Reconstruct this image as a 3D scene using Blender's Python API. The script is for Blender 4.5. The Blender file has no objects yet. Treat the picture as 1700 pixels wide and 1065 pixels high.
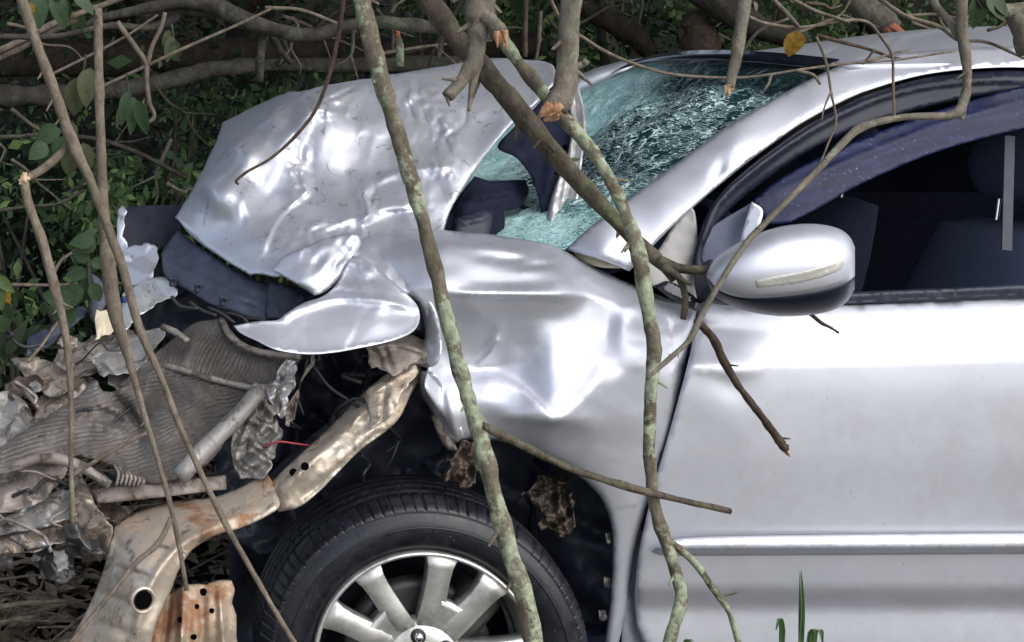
import bpy, bmesh, math, random
import numpy as np
from mathutils import Vector, Matrix, noise as mnoise
from mathutils.geometry import delaunay_2d_cdt

# ------------------------------------------------------------------ camera, world, sun, exposure
S = bpy.context.scene
FPX, CX, CY, CH = 2052.0, 100.0, 140.0, 1.40      # focal length in photo pixels, principal point (off-centre crop), eye height
cam = bpy.data.cameras.new('camera')
cam.sensor_width = 36.0
cam.lens = FPX / 1700 * 36
cam.shift_x = (850 - CX) / 1700
cam.shift_y = -(532.5 - CY) / 1700
cam.clip_end = 400
cam.clip_start = 0.05
camo = bpy.data.objects.new('camera', cam)
S.collection.objects.link(camo)
camo.location = (0, 0, CH)
camo.rotation_euler = (math.radians(90), 0, 0)
S.camera = camo

SUN_EL, SUN_AZ = math.radians(43), math.radians(142)   # azimuth clockwise from +Y: behind the camera, a little to its right
W = bpy.data.worlds.new('World'); S.world = W; W.use_nodes = True
nt = W.node_tree; nt.nodes.clear()
sky = nt.nodes.new('ShaderNodeTexSky'); sky.sky_type = 'NISHITA'; sky.sun_disc = False
sky.sun_elevation = SUN_EL; sky.sun_rotation = SUN_AZ
sky.air_density = 1.0; sky.dust_density = 1.5; sky.ozone_density = 1.0
bw = nt.nodes.new('ShaderNodeRGBToBW')
mx = nt.nodes.new('ShaderNodeMix'); mx.data_type = 'RGBA'; mx.inputs[0].default_value = 0.52
bg = nt.nodes.new('ShaderNodeBackground'); bg.inputs[1].default_value = 0.15
wo = nt.nodes.new('ShaderNodeOutputWorld')
nt.links.new(sky.outputs[0], bw.inputs[0]); nt.links.new(sky.outputs[0], mx.inputs[6]); nt.links.new(bw.outputs[0], mx.inputs[7])
nt.links.new(mx.outputs[2], bg.inputs[0]); nt.links.new(bg.outputs[0], wo.inputs[0])
sl = bpy.data.lights.new('sun', 'SUN'); sl.energy = 1.4; sl.angle = math.radians(75); sl.color = (1.0, 0.97, 0.93)
slo = bpy.data.objects.new('sun', sl); S.collection.objects.link(slo)
slo.rotation_euler = (math.radians(90) - SUN_EL, 0, math.radians(180) - SUN_AZ)
slo.location = (0, -5, 8)
sd = Vector((math.sin(SUN_AZ) * math.cos(SUN_EL), math.cos(SUN_AZ) * math.cos(SUN_EL), math.sin(SUN_EL)))
slo.rotation_euler = (-sd).to_track_quat('-Z', 'Y').to_euler()
S.view_settings.view_transform = 'Standard'; S.view_settings.look = 'None'
S.view_settings.exposure = 1.0; S.view_settings.gamma = 1.0
S.view_settings.use_curve_mapping = False
S.cycles.max_bounces = 6; S.cycles.transparent_max_bounces = 8
S.cycles.use_denoising = True

# ------------------------------------------------------------------ helpers
COL = S.collection
RND = random.Random(11)
def P(px, py, Y):
    return Vector(((px - CX) / FPX * Y, Y, CH - (py - CY) / FPX * Y))
def tag(o, label=None, cat=None, group=None, kind=None):
    if label: o['label'] = label
    if cat: o['category'] = cat
    if group: o['group'] = group
    if kind: o['kind'] = kind
    return o
def link(name, me, mat=None, parent=None):
    o = bpy.data.objects.new(name, me); COL.objects.link(o)
    if mat and me and not me.materials: me.materials.append(mat)
    if parent is not None:
        o.parent = parent
        if parent.type == 'EMPTY': o.matrix_parent_inverse = Matrix.Translation(parent.location).inverted()
    return o
def mesh(name, V, F, mat=None, parent=None, smooth=True, solid=0.0):
    me = bpy.data.meshes.new(name)
    me.from_pydata([tuple(v) for v in V], [], F)
    me.update()
    if smooth: me.polygons.foreach_set('use_smooth', [True] * len(me.polygons))
    o = link(name, me, mat, parent)
    if solid:
        m = o.modifiers.new('thickness', 'SOLIDIFY'); m.thickness = solid; m.offset = -1
    return o
def empty(name, loc):
    o = bpy.data.objects.new(name, None); o.location = loc; COL.objects.link(o); o.empty_display_size = .1
    return o

def spline(pts, n=6, closed=False):
    """Catmull-Rom through pts (tuples of any length); a point whose extra last item is 'c' stays a sharp corner."""
    A = []; corner = []
    for p in pts:
        c = p[-1] == 'c'
        A.append([float(v) for v in (p[:-1] if c else p)]); corner.append(c)
    A = np.array(A); N = len(A); out = []
    segs = N if closed else N - 1
    for i in range(segs):
        p1, p2 = A[i], A[(i + 1) % N]
        p0 = A[i - 1] if (i > 0 or closed) else p1 + (p1 - p2)
        p3 = A[(i + 2) % N] if (i + 2 < N or closed) else p2 + (p2 - p1)
        if corner[i]: p0 = p1 + (p1 - p2)
        if corner[(i + 1) % N]: p3 = p2 + (p2 - p1)
        m1 = (p2 - p0) / 2; m2 = (p3 - p1) / 2
        L = np.linalg.norm((p2 - p1)[:2]) + 1e-9
        for m in (m1, m2):
            l = np.linalg.norm(m[:2])
            if l > 1.2 * L: m *= 1.2 * L / l
        for k in range(n):
            t = k / n; t2 = t * t; t3 = t2 * t
            out.append((2*t3-3*t2+1)*p1 + (t3-2*t2+t)*m1 + (-2*t3+3*t2)*p2 + (t3-t2)*m2)
    if not closed: out.append(A[-1])
    return np.array(out)

def hash2(ix, iy, s):
    h = np.sin(ix * 127.1 + iy * 311.7 + s * 74.7) * 43758.5453
    return h - np.floor(h)
def vnoise(x, y, s=0):
    ix, iy = np.floor(x), np.floor(y); fx, fy = x - ix, y - iy
    u, v = fx*fx*fx*(fx*(fx*6-15)+10), fy*fy*fy*(fy*(fy*6-15)+10)
    a, b, c, d = hash2(ix, iy, s), hash2(ix+1, iy, s), hash2(ix, iy+1, s), hash2(ix+1, iy+1, s)
    return (a*(1-u)+b*u)*(1-v) + (c*(1-u)+d*u)*v - .5
def fbm(x, y, s=0, o=3):
    r = 0; a = 1
    for k in range(o): r = r + a * vnoise(x * 2**k, y * 2**k, s + k); a *= .5
    return r
def worley(x, y, s=0):
    ix, iy = np.floor(x), np.floor(y); d1 = np.full(x.shape, 9.); d2 = d1.copy()
    for dx in (-1, 0, 1):
        for dy in (-1, 0, 1):
            cx, cy = ix + dx, iy + dy
            d = np.hypot(cx + hash2(cx, cy, s) - x, cy + hash2(cx, cy, s + 9) - y)
            d2 = np.where(d < d1, d1, np.minimum(d2, d)); d1 = np.minimum(d1, d)
    return d1, d2
def polydist(x, y, poly):
    """distance to an open polyline, the signed side and the fraction along it"""
    best = np.full(x.shape, 1e9); side = np.zeros(x.shape); frac = np.zeros(x.shape)
    p = np.asarray(poly, float); n = len(p) - 1
    for i in range(n):
        a, b = p[i], p[i+1]; d = b - a; L2 = d @ d + 1e-9
        t = np.clip(((x-a[0])*d[0] + (y-a[1])*d[1]) / L2, 0, 1)
        qx, qy = x - a[0] - t*d[0], y - a[1] - t*d[1]
        r = np.hypot(qx, qy); m = r < best
        best = np.where(m, r, best); side = np.where(m, np.sign(d[0]*qy - d[1]*qx), side); frac = np.where(m, (i+t)/n, frac)
    return best, side, frac
# relief features: functions of photo-pixel coordinates giving a depth offset in metres (negative = towards the camera)
def Rg(poly, w, a, kind='g'):
    poly = spline(poly, 4)[:, :2]
    def f(x, y):
        d, s, t = polydist(x, y, poly); e = np.minimum(1, 4*np.minimum(t, 1-t) + .25)
        return a * e * (np.exp(-(d/w)**2) if kind == 'g' else np.exp(-d/w))
    return f
def St(poly, w, a, reach=40):
    poly = spline(poly, 4)[:, :2]
    def f(x, y):
        d, s, t = polydist(x, y, poly); e = np.minimum(1, 4*np.minimum(t, 1-t))
        return a * e * np.tanh(s*d/w) * np.exp(-(d/reach)**2)
    return f
def Bp(cx, cy, rx, ry, a, rot=0):
    c, s = math.cos(math.radians(rot)), math.sin(math.radians(rot))
    def f(x, y):
        u, v = ((x-cx)*c + (y-cy)*s)/rx, (-(x-cx)*s + (y-cy)*c)/ry
        return a * np.exp(-(u*u+v*v))
    return f
def Nz(sc, a, seed=0, sy=None):
    return lambda x, y: a * fbm(x/sc, y/(sy or sc), seed)
def Kr(sc, a, seed=0, mask=None, sy=None):
    """crumple: flat facets meeting at sharp folds, like crushed sheet metal"""
    rs = np.random.RandomState(seed + 200)
    K = [(rs.uniform(0, math.pi), rs.uniform(.55, 1.6), rs.uniform(0, 9), rs.uniform(.5, 1.0)) for _ in range(5)]
    def f(x, y):
        wx, wy = x + sc*.9*fbm(x/sc/1.6, y/sc/1.6, seed+3, 2), y + sc*.9*fbm(x/sc/1.6, y/sc/1.6, seed+5, 2)
        if sy: wy = wy * sc / sy
        r = 0
        for an, fr, ph, am in K:
            u = (wx*math.cos(an) + wy*math.sin(an)) / (sc*1.5) * fr + ph
            w = vnoise(x/sc*.7 + ph*7, y/sc*.7, seed+11) + .5
            r = r + am / fr * (np.abs(u - np.floor(u) - .5) * 2 - .5) * w
        r = a * r * .75
        return r * mask(x, y) if mask is not None else r
    return f
def Fc(x0, y0, x1, y1, sp, a, seed=0, mask=None):
    """flat facets between random points: the sharp straight folds of buckled sheet metal"""
    rs = np.random.RandomState(seed + 500); pts = []; x0 -= sp; y0 -= sp; x1 += sp; y1 += sp
    for gy in np.arange(y0, y1 + sp, sp):
        for gx in np.arange(x0, x1 + sp, sp): pts.append((gx + rs.uniform(-.42, .42)*sp, gy + rs.uniform(-.42, .42)*sp))
    pts = np.array(pts); val = rs.uniform(-1, 1, len(pts)) * a
    tri = delaunay_2d_cdt([Vector(p) for p in pts], [], [], 0, 1e-4)[2]
    def f(x, y):
        r = np.zeros(x.shape)
        for t in tri:
            A, B, C = pts[t[0]], pts[t[1]], pts[t[2]]
            m = (x >= min(A[0], B[0], C[0])) & (x <= max(A[0], B[0], C[0])) & (y >= min(A[1], B[1], C[1])) & (y <= max(A[1], B[1], C[1]))
            if not m.any(): continue
            d = (B[1]-C[1])*(A[0]-C[0]) + (C[0]-B[0])*(A[1]-C[1])
            if abs(d) < 1e-9: continue
            u = ((B[1]-C[1])*(x[m]-C[0]) + (C[0]-B[0])*(y[m]-C[1]))/d; v = ((C[1]-A[1])*(x[m]-C[0]) + (A[0]-C[0])*(y[m]-C[1]))/d; w = 1-u-v
            ok = (u >= -1e-6) & (v >= -1e-6) & (w >= -1e-6); q = r[m]
            r[m] = np.where(ok, u*val[t[0]] + v*val[t[1]] + w*val[t[2]], q)
        return r * mask(x, y) if mask is not None else r
    return f
def Mk(cx, cy, rx, ry):                      # soft elliptical mask
    return lambda x, y: np.exp(-(((x-cx)/rx)**2 + ((y-cy)/ry)**2)**2)
def corr(wl, a, ang, seed=0, warp=8):
    c, s = math.cos(math.radians(ang)), math.sin(math.radians(ang))
    def f(x, y):
        u = x*c + y*s + warp * fbm(x/60, y/60, seed) * 2
        return a * np.sin(u / wl * 2 * math.pi)
    return f

def tps(ctrl):
    C = np.array([c[:3] for c in ctrl], float); X = C[:, :2] / 100; n = len(C)
    def U(r2): return np.where(r2 > 0, .5 * r2 * np.log(r2 + 1e-12), 0)
    r2 = ((X[:, None] - X[None])**2).sum(-1)
    A = np.zeros((n+3, n+3)); A[:n, :n] = U(r2) + 1e-4*np.eye(n); A[:n, n] = 1; A[:n, n+1:] = X; A[n, :n] = 1; A[n+1:, :n] = X.T
    w = np.linalg.solve(A, np.concatenate([C[:, 2], np.zeros(3)]))
    def f(x, y):
        Q = np.stack([x, y], -1) / 100
        r2 = ((Q[:, None] - X[None])**2).sum(-1)
        return U(r2) @ w[:n] + w[n] + Q @ w[n+1:]
    return f

def pchip(xs, ys, q):
    """smooth monotone interpolation, linear beyond the ends; ys may be (n,) or (n, m) with q (m,)"""
    xs = np.asarray(xs, float); ys = np.asarray(ys, float); h = np.diff(xs)
    two = ys.ndim == 2; H = h[:, None] if two else h
    dl = np.diff(ys, axis=0) / H; d = np.zeros_like(ys); d[0] = dl[0]; d[-1] = dl[-1]
    if len(xs) > 2:
        w1 = 2*H[1:] + H[:-1]; w2 = H[1:] + 2*H[:-1]; p = dl[:-1]*dl[1:]
        with np.errstate(divide='ignore', invalid='ignore'):
            d[1:-1] = np.where(p > 0, (w1+w2) / (w1/dl[:-1] + w2/dl[1:]), 0)
    i = np.clip(np.searchsorted(xs, q) - 1, 0, len(xs)-2); t = (q - xs[i]) / h[i]
    if two:
        k = np.arange(len(q)); y0, y1, d0, d1 = ys[i, k], ys[i+1, k], d[i, k], d[i+1, k]
    else: y0, y1, d0, d1 = ys[i], ys[i+1], d[i], d[i+1]
    tc = np.clip(t, 0, 1); t2, t3 = tc*tc, tc**3
    r = (2*t3-3*t2+1)*y0 + (t3-2*t2+tc)*h[i]*d0 + (-2*t3+3*t2)*y1 + (t3-t2)*h[i]*d1
    return r + np.where(t < 0, t*h[i]*d0, 0) + np.where(t > 1, (t-1)*h[i]*d1, 0)
def cols(C):
    """depth field from vertical profiles {x: ((y, depth), ...)}"""
    X = sorted(C)
    def f(x, y):
        A = np.stack([pchip([p[0] for p in C[k]], [p[1] for p in C[k]], y) for k in X])
        return pchip(X, A, np.clip(x, X[0], X[-1]))
    return f
DEPTH = {}
def panel(name, outline, ctrl, mat, parent, feats=(), res=6, roll=0.0, rollw=6, solid=.0016, smooth=True, n=5, jit=.3, seed=1, jag=0.0):
    """A sheet-metal (or plastic) panel: outline given by photo pixels, every vertex at its own depth (thin-plate spline through ctrl + relief)."""
    ol = spline(outline, n, True)
    keep = [ol[0]]
    for p in ol[1:]:
        if np.hypot(*(p - keep[-1])) > .8: keep.append(p)
    if np.hypot(*(keep[0] - keep[-1])) < .8: keep.pop()
    ol = np.array(keep); m = len(ol)
    if jag:
        k = np.arange(m)*1.0; ol = ol + jag*np.stack([vnoise(k*.8, k*0+3, seed)+vnoise(k*.31, k*0+9, seed), vnoise(k*.8, k*0+5, seed)+vnoise(k*.31, k*0+7, seed)], 1)
    x0, y0 = ol.min(0); x1, y1 = ol.max(0)
    rr = np.random.RandomState(seed)
    gx, gy = np.meshgrid(np.arange(x0 + res/2, x1, res), np.arange(y0 + res/2, y1, res))
    gx = gx + (np.arange(gx.shape[0]) % 2)[:, None] * res / 2
    g = np.stack([gx.ravel(), gy.ravel()], 1) + rr.uniform(-jit, jit, (gx.size, 2)) * res
    ins = np.zeros(len(g), bool)
    for i in range(m):
        a, b = ol[i], ol[(i+1) % m]
        cond = (a[1] > g[:, 1]) != (b[1] > g[:, 1])
        xi = (b[0]-a[0]) * (g[:, 1]-a[1]) / (b[1]-a[1] + 1e-12) + a[0]
        ins ^= cond & (g[:, 0] < xi)
    g = g[ins]
    cl = np.vstack([ol, ol[:1]])
    d, _, _ = polydist(g[:, 0], g[:, 1], cl)
    g = g[d > res * .55]
    allp = np.vstack([ol, g])
    r = delaunay_2d_cdt([Vector(p) for p in allp], [(i, (i+1) % m) for i in range(m)], [], 1, 1e-4)
    vx = np.array([tuple(v) for v in r[0]]); F = [tuple(f) for f in r[2]]
    x, y = vx[:, 0], vx[:, 1]
    base = ctrl if callable(ctrl) else tps(ctrl)
    Y = base(x, y)
    for f in feats: Y = Y + f(x, y)
    if roll:
        d, _, _ = polydist(x, y, cl)
        Y = Y + roll * np.exp(-d / rollw)
    V = np.stack([(x - CX) / FPX * Y, Y, CH - (y - CY) / FPX * Y], 1)
    a, b, c = V[F[0][0]], V[F[0][1]], V[F[0][2]]
    if np.dot(np.cross(b - a, c - a), a - np.array([0, 0, CH])) > 0: F = [f[::-1] for f in F]
    o = mesh(name, V, F, mat, parent, smooth, solid)
    def dep(px, py):
        px, py = np.array([float(px)]), np.array([float(py)]); v = base(px, py)
        for f in feats: v = v + f(px, py)
        return float(v[0])
    DEPTH[o.name] = dep
    return o

def tube3(pts, rad, sides=10, rough=.0, seed=0, cap=True, n=5):
    """tapered tube along 3-D points; rad per point"""
    A = spline([tuple(p) + (r,) for p, r in zip(pts, rad)], n)
    # Catmull-Rom tension above uses the first two coordinates only; fine for these paths
    if rough:
        for i in range(len(A)): A[i, 3] *= 1 + 1.1*rough*mnoise.noise(Vector((i*.33 + seed*1.7, seed*.9, 2))) + .9*rough*max(0, mnoise.noise(Vector((i*.9 + seed*3.3, 7, seed))))
    V, F = [], []
    T = np.gradient(A[:, :3], axis=0); T /= np.linalg.norm(T, axis=1)[:, None] + 1e-12
    up = np.array([0, 1., 0]) if abs(T[0][1]) < .8 else np.array([1., 0, 0])
    u = np.cross(T[0], up); u /= np.linalg.norm(u)
    for i in range(len(A)):
        u = u - T[i] * (u @ T[i]); u /= np.linalg.norm(u) + 1e-12
        v = np.cross(T[i], u)
        for k in range(sides):
            a = 2 * math.pi * k / sides
            q = 1.0
            if rough:
                pp = A[i, :3] * 30 + np.array([math.cos(a), math.sin(a), seed * 3.1]) * .9
                q = 1 + rough * mnoise.noise(Vector(pp)) + rough * .6 * mnoise.noise(Vector(pp * 3.1))
            V.append(A[i, :3] + (u * math.cos(a) + v * math.sin(a)) * A[i, 3] * q)
    R = len(A)
    for i in range(R - 1):
        for k in range(sides):
            F.append((i*sides+k, i*sides+(k+1) % sides, (i+1)*sides+(k+1) % sides, (i+1)*sides+k))
    if cap:
        F.append(tuple(range(sides))[::-1]); F.append(tuple((R-1)*sides+k for k in range(sides)))
    return V, F
def tube(name, pts, mat, parent=None, sides=10, rough=0, seed=0, n=5):
    """pts: (px, py, depth, radius in photo pixels)"""
    V, F = tube3([P(p[0], p[1], p[2]) for p in pts], [p[3] / FPX * p[2] for p in pts], sides, rough, seed, True, n)
    return mesh(name, V, F, mat, parent)
def box3(c, s, rot=(0, 0, 0), bevel=0.0):
    bm = bmesh.new(); bmesh.ops.create_cube(bm, size=1)
    for v in bm.verts: v.co = Vector((v.co.x*s[0], v.co.y*s[1], v.co.z*s[2]))
    if bevel: bmesh.ops.bevel(bm, geom=bm.edges[:], offset=bevel, segments=2, affect='EDGES', profile=.6)
    from mathutils import Euler
    M = Matrix.Translation(c) @ Euler(rot).to_matrix().to_4x4()
    V = [M @ v.co for v in bm.verts]; F = [tuple(v.index for v in f.verts) for f in bm.faces]; bm.free()
    return V, F
def box(name, c, s, mat, parent=None, rot=(0, 0, 0), bevel=.003):
    V, F = box3(c, s, rot, bevel); return mesh(name, V, F, mat, parent, False)
def lathe(prof, c, axis_tilt=(0, 0), seg=96, fn=None):
    """profile (radius, y offset) turned about the Y axis at c"""
    V, F = [], []; n = len(prof)
    for i in range(seg):
        a = 2*math.pi*i/seg
        for j, (r, y) in enumerate(prof):
            if fn: r, y = fn(r, y, a, j)
            V.append(Vector((r*math.cos(a), y, r*math.sin(a))))
    for i in range(seg):
        for j in range(n-1):
            F.append((i*n+j, i*n+j+1, ((i+1) % seg)*n+j+1, ((i+1) % seg)*n+j))
    M = Matrix.Translation(c) @ Matrix.Rotation(axis_tilt[0], 4, 'Z') @ Matrix.Rotation(axis_tilt[1], 4, 'X')
    return [M @ v for v in V], F

# ------------------------------------------------------------------ materials
def srgb(r, g, b):
    f = lambda c: c/12.92 if c <= .04045 else ((c+.055)/1.055)**2.4
    return (f(r/255), f(g/255), f(b/255), 1)
class NT:
    def __init__(s, name):
        s.m = bpy.data.materials.new(name); s.m.use_nodes = True
        s.t = s.m.node_tree; s.b = s.t.nodes['Principled BSDF']; s.out = s.t.nodes['Material Output']
        s.co = s.t.nodes.new('ShaderNodeTexCoord').outputs['Object']
    def n(s, typ, **kw):
        x = s.t.nodes.new(typ)
        for k, v in kw.items(): setattr(x, k, v)
        return x
    def l(s, a, b): s.t.links.new(a, b)
    def noise(s, scale, detail=4, rough=.55, stretch=None, dist=0):
        co = s.co
        if stretch:
            mp = s.n('ShaderNodeMapping'); mp.inputs['Scale'].default_value = stretch; s.l(co, mp.inputs[0]); co = mp.outputs[0]
        x = s.n('ShaderNodeTexNoise'); x.inputs['Scale'].default_value = scale; x.inputs['Detail'].default_value = detail
        x.inputs['Roughness'].default_value = rough; x.inputs['Distortion'].default_value = dist
        s.l(co, x.inputs['Vector']); return x.outputs['Fac']
    def ramp(s, fac, stops):
        r = s.n('ShaderNodeValToRGB'); e = r.color_ramp.elements
        while len(e) > 1: e.remove(e[-1])
        for i, (p, c) in enumerate(stops):
            q = e[0] if i == 0 else e.new(p)
            q.position = p; q.color = c if len(c) == 4 else (*c, 1)
        s.l(fac, r.inputs[0]); return r.outputs[0]
    def mix(s, f, a, b, mode='MIX'):
        x = s.n('ShaderNodeMix'); x.data_type = 'RGBA'; x.blend_type = mode
        for inp, v in ((x.inputs[0], f), (x.inputs[6], a), (x.inputs[7], b)):
            if hasattr(v, 'is_output') or hasattr(v, 'links'): s.l(v, inp)
            else: inp.default_value = v if not isinstance(v, tuple) or len(v) == 4 else (*v, 1)
        return x.outputs[2]
    def bump(s, h, strength=.3, dist=.01, prev=None):
        b = s.n('ShaderNodeBump'); b.inputs['Strength'].default_value = strength; b.inputs['Distance'].default_value = dist
        s.l(h, b.inputs['Height'])
        if prev: s.l(prev, b.inputs['Normal'])
        s.l(b.outputs[0], s.b.inputs['Normal']); return b.outputs[0]
    def col(s, c):
        if hasattr(c, 'links'): s.l(c, s.b.inputs['Base Color'])
        else: s.b.inputs['Base Color'].default_value = c if len(c) == 4 else (*c, 1)
    def set(s, **kw):
        for k, v in kw.items():
            i = s.b.inputs[k.replace('_', ' ')]
            if hasattr(v, 'links'): s.l(v, i)
            else: i.default_value = v
        return s
def g3(v): return (v, v, v, 1)

def mat_paint(name, wear=0.0):
    m = NT(name)
    n1 = m.noise(3.0, 3); n2 = m.noise(55, 5, .7)
    base = m.ramp(n1, [(.3, (.49, .50, .555)), (.7, (.55, .56, .615))])
    dust = m.ramp(m.noise(5, 7, .72, None, .5), [(.48, g3(0)), (.72, g3(.32))])
    base = m.mix(dust, base, (.36, .345, .33, 1))
    speck = m.ramp(m.noise(150, 3, .6), [(.68, g3(0)), (.73, g3(.55))])
    base = m.mix(speck, base, (.20, .18, .16, 1))
    if wear:
        sc = m.noise(26, 7, .78, (1, 1, .25), 1.2)
        base = m.mix(m.ramp(sc, [(.58, g3(0)), (.62, g3(wear))]), base, (.22, .215, .21, 1))
        sc2 = m.noise(60, 5, .7, (.15, 1, 1), .3)
        base = m.mix(m.ramp(sc2, [(.64, g3(0)), (.67, g3(wear*.7))]), base, (.14, .135, .13, 1))
    m.col(base)
    m.set(Metallic=.62, Roughness=m.ramp(n2, [(.3, g3(.42)), (.75, g3(.52))]), Coat_Weight=.35, Coat_Roughness=.08)
    m.bump(m.noise(900, 2), .03, .001)
    return m.m
def mat_plain(name, c1, c2, rough=.6, metal=0.0, scale=12, bump=.2, bdist=.004, stretch=None, rough2=None, coat=0, detail=5, spec=.5):
    m = NT(name); n1 = m.noise(scale, detail, .65, stretch, .3)
    m.col(m.ramp(n1, [(.32, c1), (.68, c2)]))
    m.set(Roughness=m.ramp(n1, [(.3, g3(rough)), (.7, g3(rough2 or rough))]), Metallic=metal, Coat_Weight=coat, Coat_Roughness=.08, Specular_IOR_Level=spec)
    if bump: m.bump(m.noise(scale*4, 6, .7, stretch), bump, bdist)
    return m.m
def mat_grimy(name, c1, c2, rough, metal, dirt=(.05, .04, .03), amt=.8, lo=.52):
    m = NT(name); n1 = m.noise(9, 5, .65, None, .3); n2 = m.noise(22, 8, .72, None, .6); n3 = m.noise(110, 4, .7)
    c = m.ramp(n1, [(.32, c1), (.68, c2)])
    c = m.mix(m.ramp(n2, [(lo, g3(0)), (lo + .1, g3(amt))]), c, (*dirt, 1))
    c = m.mix(m.ramp(n3, [(.6, g3(0)), (.72, g3(.7))]), c, (*[v*.6 for v in dirt], 1))
    m.col(c); m.set(Metallic=metal, Roughness=m.ramp(n2, [(lo, g3(rough)), (lo + .12, g3(.85))])); m.bump(n2, .4, .006); return m.m
def mat_bark(name, dark, light, lichen=None, lam=.5, sc=60, fine=.9):
    m = NT(name)
    n1 = m.noise(sc, 6, .7, (1, 1, .55), .4)
    c = m.ramp(n1, [(.3, dark), (.55, tuple(.5*(a+b) for a, b in zip(dark, light))), (.75, light)])
    if lichen:
        a = m.noise(sc*.45, 5, .68)
        c = m.mix(m.ramp(a, [(lam, g3(0)), (lam+.06, g3(1))]), c, m.ramp(m.noise(sc*2.2, 3), [(.35, tuple(.55*v for v in lichen)), (.65, lichen)]))
    sp = m.noise(sc*4, 2, .5)
    c = m.mix(m.ramp(sp, [(.68, g3(0)), (.76, g3(.3))]), c, (.4, .38, .33, 1))
    m.col(c); m.set(Roughness=.9, Specular_IOR_Level=.15)
    b1 = m.bump(n1, fine, .012); m.bump(m.noise(sc*5, 6, .8, (1, 1, .4), .5), .8, .006, b1)
    return m.m
def mat_leaf(name, c1, c2, trans=.35, sc=9, spec=.3):
    m = NT(name)
    c = m.ramp(m.noise(sc, 2), [(.3, c1), (.7, c2)])
    m.col(c); m.set(Roughness=.5, Specular_IOR_Level=spec)
    tr = m.n('ShaderNodeBsdfTranslucent'); m.l(c, tr.inputs[0])
    ms = m.n('ShaderNodeMixShader'); ms.inputs[0].default_value = trans
    m.l(m.b.outputs[0], ms.inputs[1]); m.l(tr.outputs[0], ms.inputs[2]); m.l(ms.outputs[0], m.out.inputs[0])
    return m.m
M = {}
M['paint'] = mat_paint('silver_paint')
M['paint_worn'] = mat_paint('silver_paint_scratched', .75)
M['black'] = mat_plain('black_plastic', (.016, .019, .030), (.032, .037, .055), .45, 0, 20, .15, spec=.3)
M['gloss'] = mat_plain('gloss_black', (.008, .009, .014), (.014, .016, .026), .18, 0, 8, .0, coat=.5)
M['navy'] = mat_plain('dark_interior', (.008, .010, .022), (.014, .017, .034), .8, 0, 30, .2, spec=.12)
M['shell'] = mat_plain('mirror_shell_black', (.006, .008, .018), (.010, .012, .026), .4, 0, 8, .0, spec=.25)
M['void'] = mat_plain('hole_shade_black', (.002, .002, .002), (.003, .003, .003), 1, 0, 8, .0, spec=0)  # flat black for discs that stand in for the shade inside holes
M['tint'] = mat_plain('dark_tinted_glass', (.006, .008, .014), (.008, .010, .018), .1, 0, 8, .0)
M['seat'] = mat_plain('seat_fabric', (.075, .088, .16), (.11, .125, .20), .9, 0, 120, .4, .002)
M['grille'] = mat_plain('dusty_plastic', (.022, .027, .046), (.060, .068, .10), .5, 0, 14, .25)
M['steel'] = mat_plain('bright_steel', (.46, .45, .44), (.64, .63, .62), .38, .6, 10, .15)
M['grey_metal'] = mat_plain('dull_aluminium', (.13, .12, .11), (.32, .30, .28), .55, .35, 18, .4)
M['tan'] = mat_plain('champagne_primer_metal', (.34, .29, .23), (.60, .55, .47), .42, .45, 7, .25, rough2=.6)
M['tan'] = mat_grimy('champagne_primer_metal', (.36, .29, .21), (.60, .53, .43), .36, .45, (.17, .10, .06), .8, .54)
M['steel'] = mat_grimy('bright_steel', (.5, .49, .48), (.68, .67, .66), .35, .6, (.10, .08, .06), .7, .56)
M['grey_metal'] = mat_grimy('dull_aluminium', (.17, .16, .15), (.36, .34, .32), .5, .35)
M['gusset'] = mat_plain('primer_grey', (.24, .23, .22), (.36, .35, .33), .5, .2, 6, .1)
M['tan_dirty'] = mat_grimy('dirty_primer_metal', (.22, .175, .135), (.46, .40, .33), .42, .4, (.06, .042, .03), .85, .47)
M['beige'] = mat_plain('beige_plastic', (.62, .52, .36), (.72, .64, .48), .5, 0, 10, .1)
M['wire'] = mat_plain('wire_black', (.01, .01, .012), (.02, .02, .024), .5, 0, 10, 0)
M['wire_red'] = mat_plain('wire_red', (.25, .02, .03), (.32, .04, .05), .5, 0, 10, 0)
M['blue'] = mat_plain('blue_plastic', (.01, .03, .12), (.015, .04, .16), .4, 0, 10, 0)
M['dirt_sheet'] = mat_grimy('muddy_sheet', (.15, .12, .10), (.32, .28, .25), .55, .25, (.05, .04, .03), .8, .5)
M['lamp'] = mat_plain('signal_lens', (.30, .29, .26), (.44, .43, .39), .15, 0, 9, .0, coat=1)
M['chrome'] = mat_plain('chrome', (.75, .75, .76), (.8, .8, .8), .12, 1, 5, 0)
def _rust():
    m = NT('rusty_bare_metal')
    n = m.noise(6, 6, .68, None, .5)
    m.col(m.ramp(n, [(.36, (.56, .49, .40)), (.50, (.42, .33, .25)), (.58, (.27, .14, .075)), (.75, (.12, .055, .03))]))
    m.set(Metallic=m.ramp(n, [(.45, g3(.7)), (.55, g3(.1))]), Roughness=m.ramp(n, [(.42, g3(.35)), (.58, g3(.8))]))
    m.bump(m.noise(60, 5, .7), .3, .004); return m.m
M['rust'] = _rust()
def _rail():
    m = NT('dirty_bronze_rail'); n = m.noise(5, 7, .7, None, .6); g_ = m.noise(24, 7, .72, None, .5)
    c = m.ramp(n, [(.38, (.58, .52, .44)), (.53, (.44, .36, .28)), (.62, (.26, .135, .07)), (.78, (.11, .05, .03))])
    c = m.mix(m.ramp(g_, [(.54, g3(0)), (.64, g3(.75))]), c, (.09, .07, .05, 1))
    m.col(c); m.set(Metallic=m.ramp(n, [(.5, g3(.5)), (.62, g3(.1))]), Roughness=m.ramp(n, [(.42, g3(.36)), (.6, g3(.8))])); m.bump(g_, .4, .006); return m.m
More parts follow.
